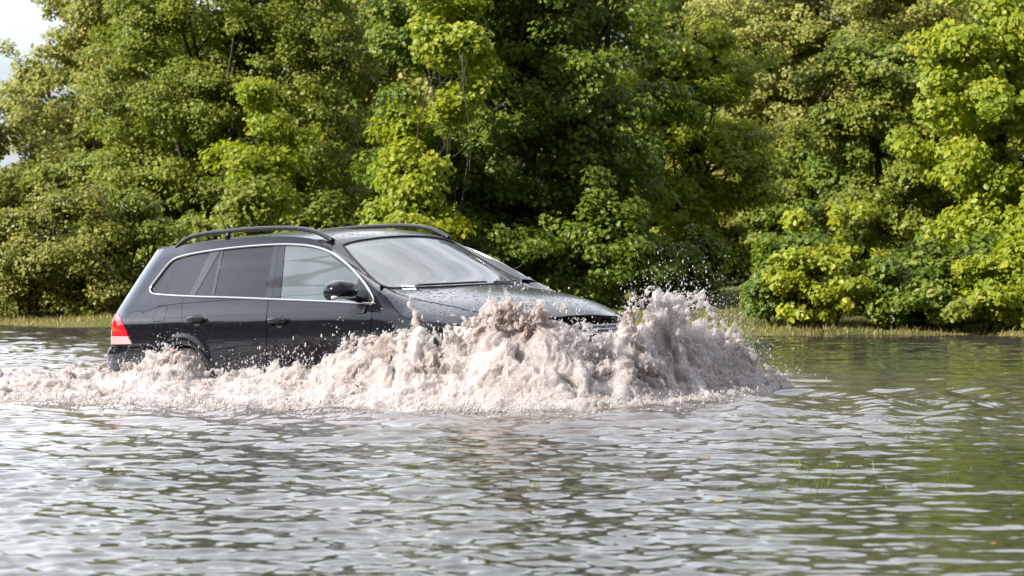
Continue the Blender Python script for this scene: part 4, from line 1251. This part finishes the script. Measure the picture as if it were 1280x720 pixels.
# 12 the wood beyond
kinds = [(ML_MID, .10), (ML_OAK, .11), (ML_PALE, .10)]
for k, (u, D, hh, sd) in enumerate([(215, 58, 7.0, 71), (420, 52, 4.5, 72), (560, 54, 7.5, 73), (760, 52, 5.0, 74), (900, 56, 4.7, 75), (1180, 54, 7.4, 76), (1330, 48, 7.0, 77), (1260, 60, 8.0, 78), (480, 47, 4.4, 79)]):
    mt, sz = kinds[k % 3]
    tree('woodland_tree', ['green tree deep in the wood between the pale chestnut and the broad tree', 'dark tree deep in the wood behind the front of the roof rail', 'pale tree deep in the wood behind the dark oak, left side',
         'green tree deep in the wood behind the dark oak, right side', 'dark tree deep in the wood above the bow splash', 'pale tree deep in the wood behind the right-hand maples',
         'green tree past the right edge of the wood', 'dark tree deep in the wood behind the right-edge maple', 'green tree deep in the wood between the broad tree and the tall sapling'][k], 'tree', X(u, D), D,
         [(0, 0, hh * .62, 1.9, 1.5, hh * .40), (-.8, -.2, hh * .36, 1.4, 1.2, hh * .3), (.8, -.2, hh * .33, 1.4, 1.2, hh * .3), (0, -.3, hh * .17, 1.8, 1.1, hh * .17), (0, 0, hh * .95, 1.6, 1.2, hh * .2)], mt, 520, 95, sz * 1.15, (.30, .46), .12, trunk_h=hh * .45, group='trees of the wood beyond', seed=sd)

rng = np.random.default_rng(5)
ang = np.radians(rng.uniform(95, 330, 2600)); rr_ = rng.uniform(70, 82, 2600)
tp = np.stack([rr_ * np.sin(ang - math.pi / 2 * 0), 15 + rr_ * np.cos(ang), rng.random(2600) ** .8 * (6.5 + 3 * np.sin(ang * 9) + 1.5 * np.sin(ang * 23))], -1)
Vd, Fd, td = leaf_cloud(tp, np.full(2600, 1.9), 26, 1.5, rng, outc=tp * np.array([1.2, 1.2, .3]), up=.4)
dw = link_np('distant_wood', Vd, Fd, ML_OAK, smooth=False)
dw.data.attributes.new('tint', 'FLOAT', 'POINT').data.foreach_set('value', td.astype(np.float32))
tag(dw, 'far-off dark wood round the flooded meadow', 'wood', kind='stuff')

# ------------------------------------------------------------------ GRASS on the bank
def blades(name, P, h, wd, mat, rng, lean=.35, tintv=None):
    M = len(P); a = rng.random(M) * 2 * math.pi
    sx, sy = np.cos(a) * wd, np.sin(a) * wd
    ln = rng.normal(size=(M, 2)) * lean
    z0 = P[:, 2]
    def pt(f, s):
        k = f ** 1.6
        return np.stack([P[:, 0] + ln[:, 0] * h * k + s * sx * (1 - f), P[:, 1] + ln[:, 1] * h * k + s * sy * (1 - f), z0 + h * f], -1)
    V = np.stack([pt(0, -1), pt(0, 1), pt(.55, 1), pt(.55, -1), pt(1.0, .02), pt(1.0, -.02)], 1).reshape(-1, 3)
    i = (np.arange(M) * 6)[:, None]
    F = np.concatenate([i + np.array([0, 1, 2, 3]), i + np.array([3, 2, 4, 5])], 0)
    o = link_np(name, V, F, mat)
    at = o.data.attributes.new('tint', 'FLOAT', 'POINT')
    at.data.foreach_set('value', np.repeat(rng.random(M) if tintv is None else tintv, 6).astype(np.float32))
    return o
M_GRASS = leaf_mat('bank_grass', (.075, .11, .02), (.17, .17, .045), (.33, .27, .10), (1.3, 1.3, .9), .3)
M_REED = leaf_mat('drowned_grass', (.09, .17, .03), (.15, .25, .045), (.30, .32, .09), (1.3, 1.3, .9), .3)
rng = np.random.default_rng(77)
n = 42000
gx = rng.uniform(-8, 8, n); gd = np.abs(rng.normal(0, 1.0, n)) * 1.1 - .08 + rng.random(n) ** 3 * 9
gy = shore_y(gx) + gd
P = np.stack([gx, gy, ground_z(gx, gy) + (fbm(np.stack([gx, gy, gx*0], -1), 1.3, 4, 5) - .5) * .10 - .01], -1)
patch = fbm(np.stack([gx, gy, gx*0], -1), .9, 3, 9)
h = (.025 + .06 * rng.random(n) ** 2.2) * (.5 + 1.1 * patch)
tv = np.clip(.2 + 1.0 * (patch - .3) + .35 * rng.normal(size=n) + .55 * (gd < .6) + .3 * (gx < -2.5), 0, 1)
tag(blades('bank_grass', P, h, .006, M_GRASS, rng, tintv=tv), 'short yellow-green grass along the far bank under the trees', 'grass', kind='stuff')
# drowned tufts poking through the shallow water in front
pts = []
for u, v, s, k in [(715, 607, .10, 22), (722, 590, .05, 10), (640, 612, .06, 16), (1000, 604, .16, 60), (1010, 583, .10, 30), (960, 617, .09, 30), (1120, 612, .14, 24), (1060, 583, .12, 16), (935, 580, .10, 14), (790, 588, .05, 8),
                   (1150, 590, .15, 14), (670, 585, .04, 6), (1210, 600, .1, 10)]:
    c = on_level(u, v)
    for _ in range(int(k * 1.2)): pts.append((c.x + rng.normal() * s, c.y + rng.normal() * s * 2.2, -.012))
pts = np.array(pts)
tag(blades('drowned_grass', pts, .016 + .042 * rng.random(len(pts)) ** 1.5, .0026, M_REED, rng, .5), 'thin green grass blades poking out of the shallow water', 'grass', kind='stuff')
# floating leaves
M_FLOAT = simple('fallen_leaf', (.42, .30, .05), .6, vary=.3)
M_FLOATB = simple('brown_leaf', (.20, .11, .05), .7, vary=.3)
for u, v, lb, mt in [(882, 572, 'small yellow leaf floating below the bow splash', M_FLOAT), (1241, 681, 'brown leaf floating at the lower right', M_FLOATB), (568, 562, 'small yellow leaf floating below the foam', M_FLOAT),
                     (898, 630, 'small pale leaf floating near the drowned grass', M_FLOAT), (137, 585, 'small brown leaf floating at the left', M_FLOATB)]:
    c = on_level(u, v); s = .026; a = rng.random() * 6
    pr = [(-1, 0, 0), (-.3, .5, .1), (.4, .4, .06), (1, 0, .12), (.4, -.4, .06), (-.3, -.5, .1)]
    vs = [(s * (x * math.cos(a) - y * math.sin(a)), s * (x * math.sin(a) + y * math.cos(a)), s * z + .006) for x, y, z in pr]
    vs += [(x, y, z - .003) for x, y, z in vs]
    o = link_mesh('floating_leaf', vs, [(0, 1, 2, 3), (0, 3, 4, 5), (9, 8, 7, 6), (11, 10, 9, 6)] + [(i, (i + 1) % 6, (i + 1) % 6 + 6, i + 6) for i in range(6)], mt)
    o.location = (c.x, c.y, float(wave_h(np.array([c.x]), np.array([c.y]))[0]))
    tag(o, lb, 'leaf', 'leaves floating on the flood')
# ------------------------------------------------------------------ SPLASH
import openvdb as vdb
_tab = np.array([  # picture column, distance of the crest, crest height, distance of the near foot
    (-160, 21.6, .04, 19.6), (-60, 21.3, .05, 19.3), (0, 21.1, .07, 19.0), (60, 20.9, .10, 18.95), (150, 20.9, .12, 18.9), (190, 20.75, .20, 18.7), (212, 20.7, .27, 18.6), (235, 20.7, .21, 18.55), (265, 20.6, .12, 18.5),
    (300, 20.45, .12, 18.4), (350, 20.2, .155, 18.35), (400, 19.95, .20, 18.3), (425, 19.75, .33, 18.25), (440, 19.65, .39, 18.25), (470, 19.5, .37, 18.2), (500, 19.35, .44, 18.15), (530, 19.25, .44, 18.1), (560, 19.15, .47, 18.1),
    (590, 19.05, .54, 18.07), (605, 19.0, .66, 18.05), (635, 18.95, .68, 18.05), (655, 18.93, .64, 18.05), (690, 18.9, .65, 18.08), (715, 18.92, .60, 18.1), (735, 18.95, .52, 18.15), (748, 19.0, .44, 18.2), (762, 19.1, .42, 18.3), (774, 19.12, .52, 18.32),
    (785, 19.2, .66, 18.4), (822, 19.5, .71, 18.65), (850, 19.75, .68, 18.95), (878, 20.0, .66, 19.2), (890, 20.1, .55, 19.35), (915, 20.3, .40, 19.6), (940, 20.5, .24, 19.95), (965, 20.65, .12, 20.2), (1000, 20.8, .05, 20.4), (1040, 20.9, .015, 20.5), (1120, 21, .0, 20.6)])
_tx = (_tab[:, 0] - 640) / FPX * _tab[:, 1]
f_cd, f_ch, f_fd = pchip(_tx, _tab[:, 1]), pchip(_tx, _tab[:, 2]), pchip(_tx, _tab[:, 3])
VOX = .0095
BEADS = []
def splash_block(name, x0, x1, label):
    y0_, y1_ = 17.75, 22.1
    xs = np.linspace(x0, x1, 60)
    y0_ = float(f_fd(xs).min()) - .25; y1_ = float(f_cd(xs).max()) + 1.0
    zt = float(f_ch(xs).max()) * 1.15 + .16
    gx = np.arange(x0, x1 + VOX, VOX, dtype=np.float32); gy = np.arange(y0_, y1_, VOX, dtype=np.float32); gz = np.arange(-.08, zt, VOX, dtype=np.float32)
    XX, YY = np.meshgrid(gx, gy, indexing='ij')
    P2 = np.stack([XX, YY, XX * 0], -1)
    wob = (fbm(P2, 1.6, 3, 31) - .5) * .22            # the crest wanders
    cd, ch, fd = f_cd(XX) + wob, f_ch(XX), f_fd(XX) + (fbm(P2, 1.1, 4, 33) - .5) * .55
    ch = np.maximum(ch - .035, ch * .55) * (.66 + .56 * fbm(P2, 3.2, 3, 35))
    t = YY - cd
    span = np.maximum(cd - fd, .2)
    tau = np.clip(-t / span, 0, 1.6)
    # near side: steep curtain, then the churned apron; far side: falls back on the car
    apron = .055 * np.clip((1.04 - tau) / .20, -1.2, 1) * np.clip((ch - .012) / .05, -.6, 1)
    front = ch * np.clip(1 - tau / .72, 0, 1) ** 1.35
    back = ch * np.clip(1 - t / (.22 + .5 * ch), -1, 1)
    H = np.where(t < 0, np.maximum(front, 0) + apron, back + .03 * np.clip(1 - t / .6, -1, 1)).astype(np.float32)
    H = H - .02 - .12 * np.clip(1 - ch / .03, 0, 1)
    A = (.045 + .30 * np.maximum(front * (t < 0) + np.maximum(back, 0) * (t >= 0), 0)).astype(np.float32)
    A = np.minimum(A, .17) * np.clip(ch / .05, .15, 1)
    # work only where the surface can be
    F = (H[:, :, None] - gz[None, None, :])
    band = np.abs(F) < (A[:, :, None] * 1.5 + .03)
    ii = np.nonzero(band)
    P = np.stack([gx[ii[0]], gy[ii[1]], gz[ii[2]]], -1)
    Wp = P + .11 * np.stack([vnoise(P, 3.4, 1), vnoise(P + 5, 3.4, 2), vnoise(P + 9, 3.4, 0)], -1) + .055 * np.stack([vnoise(P, 9, 2), vnoise(P + 3, 9, 0), vnoise(P + 7, 9, 1)], -1)
    n1 = np.abs(2 * vnoise(Wp, (3.6, 3.6, 2.8), 0) - 1) * 2 - .8
    n2 = np.abs(2 * vnoise(Wp + 3, (8.5, 8.5, 6), 1) - 1) * 2 - .8
    # folds and strands drawn out along the throw
    Ws = Wp.copy(); Ws[:, 0] -= .35 * Wp[:, 2]
    n3 = (1 - np.abs(2 * vnoise(Ws + 7, (20, 20, 8), 2) - 1)) ** 3 - .28
    n4 = (1 - np.abs(2 * vnoise(Ws + 1, (42, 42, 17), 0) - 1)) ** 3 - .28
    n5 = 2 * vnoise(Wp + 2, (60, 60, 45), 1) - 1
    a = A[ii[0], ii[1]]
    F[ii] += a * (.70 * n1 + .50 * n2 + .58 * n3 - .10) + np.minimum(a, .075) * (.46 * n4 + .12 * n5)
    F = np.clip(F, -.2, .2)
    # ligaments and thrown gobs of water
    rg = np.random.default_rng(int(abs(x0) * 100) + 5)
    def gob(c, r):
        lo = np.floor((np.array(c) - np.array([gx[0], gy[0], gz[0]]) - 2.5 * r) / VOX).astype(int); hi = np.ceil((np.array(c) - np.array([gx[0], gy[0], gz[0]]) + 2.5 * r) / VOX).astype(int)
        lo = np.maximum(lo, 0); hi = np.minimum(hi, np.array(F.shape) - 1)
        if (hi <= lo).any(): return
        s = tuple(slice(l_, h_) for l_, h_ in zip(lo, hi))
        d = np.sqrt((gx[s[0]][:, None, None] - c[0]) ** 2 + (gy[s[1]][None, :, None] - c[1]) ** 2 + (gz[s[2]][None, None, :] - c[2]) ** 2)
        F[s] = np.maximum(F[s], (r - d))
    nst = int(95 * (x1 - x0))
    for _ in range(nst):
        bx = rg.uniform(x0, x1); c_h = float(f_ch(bx))
        if rg.random() > c_h / .45: continue
        by = float(f_cd(bx)) + rg.normal() * .10 - .05; bz = c_h * rg.uniform(.75, 1.0)
        vx, vy, vz = rg.normal() * .45 + .25 * (bx > .8), rg.normal() * .3 - .15, 1.0
        Ls = rg.uniform(.05, .20) * (1.4 if rg.random() < .12 else .8)
        r0 = rg.uniform(.007, .018)
        for q in np.linspace(0, 1, 14):
            r = r0 * (1 - .75 * q) * (1 + .5 * math.sin(q * 17 + bx * 40))
            gob((bx + vx * Ls * q + .012 * math.sin(q * 9 + by * 50), by + vy * Ls * q, bz + vz * Ls * q - .6 * Ls * q * q), max(r, .006))
    if x0 < -.65 < x1:                                # the long finger of water by the wing
        for q in np.linspace(0, 1, 40):
            gob((-.60 - .09 * q ** .7 + .012 * math.sin(q * 14), 19.28, .44 + .25 * q), .024 * (1 - .62 * q) * (1 + .4 * math.sin(q * 26)))
    # close the sheet at the ends and below
    F[:, :, :1] = -.05
    F[:, :1] = -.05; F[:, -1:] = -.05
    g = vdb.FloatGrid(-.2); g.copyFromArray(F)
    pts, quads = g.convertToQuads(isovalue=0.0)
    pts = pts * VOX + np.array([gx[0], gy[0], gz[0]], np.float32)
    # beads of froth sitting all over the surface
    nb = int(9000 * (x1 - x0) / 1.9)
    hi_ = pts[rg.choice(len(pts), nb)]
    hi_ = hi_ + rg.normal(size=hi_.shape) * np.array([.011, .011, .011]) + np.array([0, 0, .003])
    far = rg.random(nb) < .14
    hi_[far] += rg.normal(size=(far.sum(), 3)) * np.array([.022, .022, .028])
    BEADS.append(np.concatenate([hi_, (.0014 * 3.6 ** (rg.random(nb) ** 2.4))[:, None]], 1))
    o = link_np(name, pts, quads[:, ::-1].astype(np.int32), M_FOAM)
    tag(o, label, 'splash', kind='stuff')
    return o

m, nt, b = new_mat('muddy_foam')
tc = N(nt, 'ShaderNodeTexCoord')
n1 = N(nt, 'ShaderNodeTexNoise'); n1.inputs['Scale'].default_value = 2.6; n1.inputs['Detail'].default_value = 7; n1.inputs['Roughness'].default_value = .62; n1.inputs['Distortion'].default_value = .8
n2 = N(nt, 'ShaderNodeTexNoise'); n2.inputs['Scale'].default_value = 38; n2.inputs['Detail'].default_value = 6; n2.inputs['Roughness'].default_value = .7
for q in (n1, n2): L(nt, tc.outputs['Object'], q.inputs['Vector'])
ml = N(nt, 'ShaderNodeMath', operation='MULTIPLY_ADD'); ml.inputs[1].default_value = .45; ml.inputs[2].default_value = -.225
L(nt, n2.outputs['Fac'], ml.inputs[0])
ad = N(nt, 'ShaderNodeMath', operation='ADD'); L(nt, n1.outputs['Fac'], ad.inputs[0]); L(nt, ml.outputs[0], ad.inputs[1])
r1 = N(nt, 'ShaderNodeValToRGB'); e = r1.color_ramp.elements
e[0].position = .30; e[0].color = (.23, .165, .135, 1); e[1].position = .62; e[1].color = (.52, .49, .48, 1)
k = e.new(.45); k.color = (.45, .395, .37, 1)
L(nt, ad.outputs[0], r1.inputs['Fac']); L(nt, r1.outputs['Color'], b.inputs['Base Color'])
b.inputs['Roughness'].default_value = .45; b.inputs['Subsurface Weight'].default_value = 1.0; b.inputs['Subsurface Radius'].default_value = (1.0, .9, .85)
b.inputs['Subsurface Scale'].default_value = .05; b.inputs['Specular IOR Level'].default_value = .2
bp = N(nt, 'ShaderNodeBump'); bp.inputs['Strength'].default_value = .4; bp.inputs['Distance'].default_value = .006
L(nt, n2.outputs['Fac'], bp.inputs['Height']); L(nt, bp.outputs['Normal'], b.inputs['Normal'])
# aerated water is full of holes: the froth lets part of what lies behind it through
n4 = N(nt, 'ShaderNodeTexNoise'); n4.inputs['Scale'].default_value = 26; n4.inputs['Detail'].default_value = 4
L(nt, tc.outputs['Object'], n4.inputs['Vector'])
mr4 = N(nt, 'ShaderNodeMapRange'); mr4.inputs['From Min'].default_value = .38; mr4.inputs['From Max'].default_value = .62; mr4.inputs['To Min'].default_value = .95; mr4.inputs['To Max'].default_value = .62
L(nt, n4.outputs['Fac'], mr4.inputs['Value'])
trn = N(nt, 'ShaderNodeBsdfTransparent'); mxf = N(nt, 'ShaderNodeMixShader')
L(nt, mr4.outputs['Result'], mxf.inputs['Fac']); L(nt, b.outputs[0], mxf.inputs[1]); L(nt, trn.outputs[0], mxf.inputs[2])
L(nt, mxf.outputs[0], nt.nodes['Material Output'].inputs['Surface'])
# white water is a cloud of drops and bubbles: a dense pale scattering volume inside the sheet
pv = N(nt, 'ShaderNodeVolumePrincipled'); pv.inputs['Color'].default_value = (.912, .882, .872, 1); pv.inputs['Density'].default_value = 40
pv.inputs['Anisotropy'].default_value = .2
L(nt, pv.outputs[0], nt.nodes['Material Output'].inputs['Volume'])
# mud-laden sheets are clearer and browner than the froth
mrb = N(nt, 'ShaderNodeMapRange'); mrb.inputs['From Min'].default_value = .36; mrb.inputs['From Max'].default_value = .54; mrb.inputs['To Min'].default_value = .60; mrb.inputs['To Max'].default_value = 0
L(nt, ad.outputs[0], mrb.inputs['Value'])
sb = N(nt, 'ShaderNodeMath', operation='SUBTRACT'); sb.use_clamp = True
L(nt, mr4.outputs['Result'], sb.inputs[0]); L(nt, mrb.outputs['Result'], sb.inputs[1]); L(nt, sb.outputs[0], mxf.inputs['Fac'])
SC.cycles.volume_bounces = 8; SC.cycles.max_bounces = 12
M_FOAM = m
splash_block('wake_foam', -4.1, -1.3, 'low churned foam trailing along the side and behind the rear wheel of the car')
splash_block('side_splash', -1.3, .60, 'muddy splash thrown up beside the front wheel and wing of the car')
splash_block('bow_splash', .60, 2.02, 'tall pinkish white splash thrown up ahead of the bumper of the car')

# spray: thousands of drops in one mesh
rg = np.random.default_rng(99)
D_ = []
def spray(n, fx, fz, spread, rlo, rhi, yb=0.0):
    for _ in range(n):
        x = fx(); ch = float(f_ch(x)); y = float(f_cd(x)) + rg.normal() * spread[1] + yb
        z = ch * fz() + rg.normal() * spread[2]
        if z < .02: continue
        D_.append((x + rg.normal() * spread[0], y, z, rlo * (rhi / rlo) ** (rg.random() ** 2.2)))
spray(1500, lambda: rg.uniform(.65, 1.75), lambda: .75 + .5 * rg.random() ** 2, (.06, .22, .05), .0014, .0055)
spray(160, lambda: rg.normal(1.25, .35), lambda: 1.0 + .55 * rg.random(), (.10, .3, .05), .0014, .0050)
spray(700, lambda: rg.normal(1.6, .18), lambda: .5 + 1.1 * rg.random(), (.10, .2, .08), .0014, .006)
spray(1500, lambda: rg.uniform(-1.2, .6), lambda: .55 + .6 * rg.random() ** 1.5, (.05, .16, .04), .0016, .0075, -.08)
spray(420, lambda: rg.uniform(-3.0, -1.2), lambda: .6 + .9 * rg.random() ** 2, (.08, .16, .05), .0016, .008, -.05)
spray(260, lambda: rg.normal(-1.65, .22), lambda: 1.2 + .6 * rg.random(), (.04, .05, .05), .002, .008, -.02)
spray(200, lambda: rg.normal(-2.62, .14), lambda: 1.0 + .4 * rg.random(), (.04, .04, .04), .002, .009, -.02)
# a low fan of drops pattering on the water ahead of and below the splash
for _ in range(2200):
    x = rg.uniform(-3.4, 1.75); y = float(f_fd(x)) + rg.random() ** 1.3 * .6 - .25
    D_.append((x, y, abs(rg.normal()) * .035 + .02, .0015 * 5 ** (rg.random() ** 2)))
D_ = np.concatenate([np.array(D_)] + BEADS)
# flecks of froth drifting off the foot of the foam
nf = 2600
fx = rg.uniform(-3.9, 1.7, nf); fo = rg.random(nf) ** 2.2 * .75
cl_ = fbm(np.stack([fx * 1.0, fo * 4, fx * 0], -1), 1.6, 3, 55)
fy = f_fd(fx) + .12 - fo
keep = cl_ > .47
FL = np.stack([fx, fy, np.full(nf, .002), .0025 * 4.5 ** (rg.random(nf) ** 1.8)], -1)[keep]
FL[:, 2] += wave_h(FL[:, 0], FL[:, 1])
D_ = D_[D_[:, 2] > .004]
bm = bmesh.new(); bmesh.ops.create_icosphere(bm, subdivisions=1, radius=1)
SV = np.array([v.co for v in bm.verts]); SF = np.array([[v.index for v in f.verts] for f in bm.faces]); bm.free()
st = 1 + 2.0 * rg.random(len(D_)) ** 2
D_ = np.concatenate([D_, FL]); st = np.concatenate([st, np.full(len(FL), .45)])
VV = D_[:, None, :3] + SV[None] * D_[:, None, 3:4] * np.stack([np.where(st < 1, 1.5, 1), np.where(st < 1, 1.5, 1), st], -1)[:, None]
FF = SF[None] + (np.arange(len(D_)) * len(SV))[:, None, None]
m, nt, b = new_mat('water_drop')
b.inputs['Base Color'].default_value = (.60, .57, .555, 1); b.inputs['Roughness'].default_value = .08; b.inputs['IOR'].default_value = 1.33
b.inputs['Transmission Weight'].default_value = .25
tag(link_np('spray_drops', VV.reshape(-1, 3), FF.reshape(-1, 3), m), 'fine drops of spray flying off the splash against the dark trees', 'spray', kind='stuff')
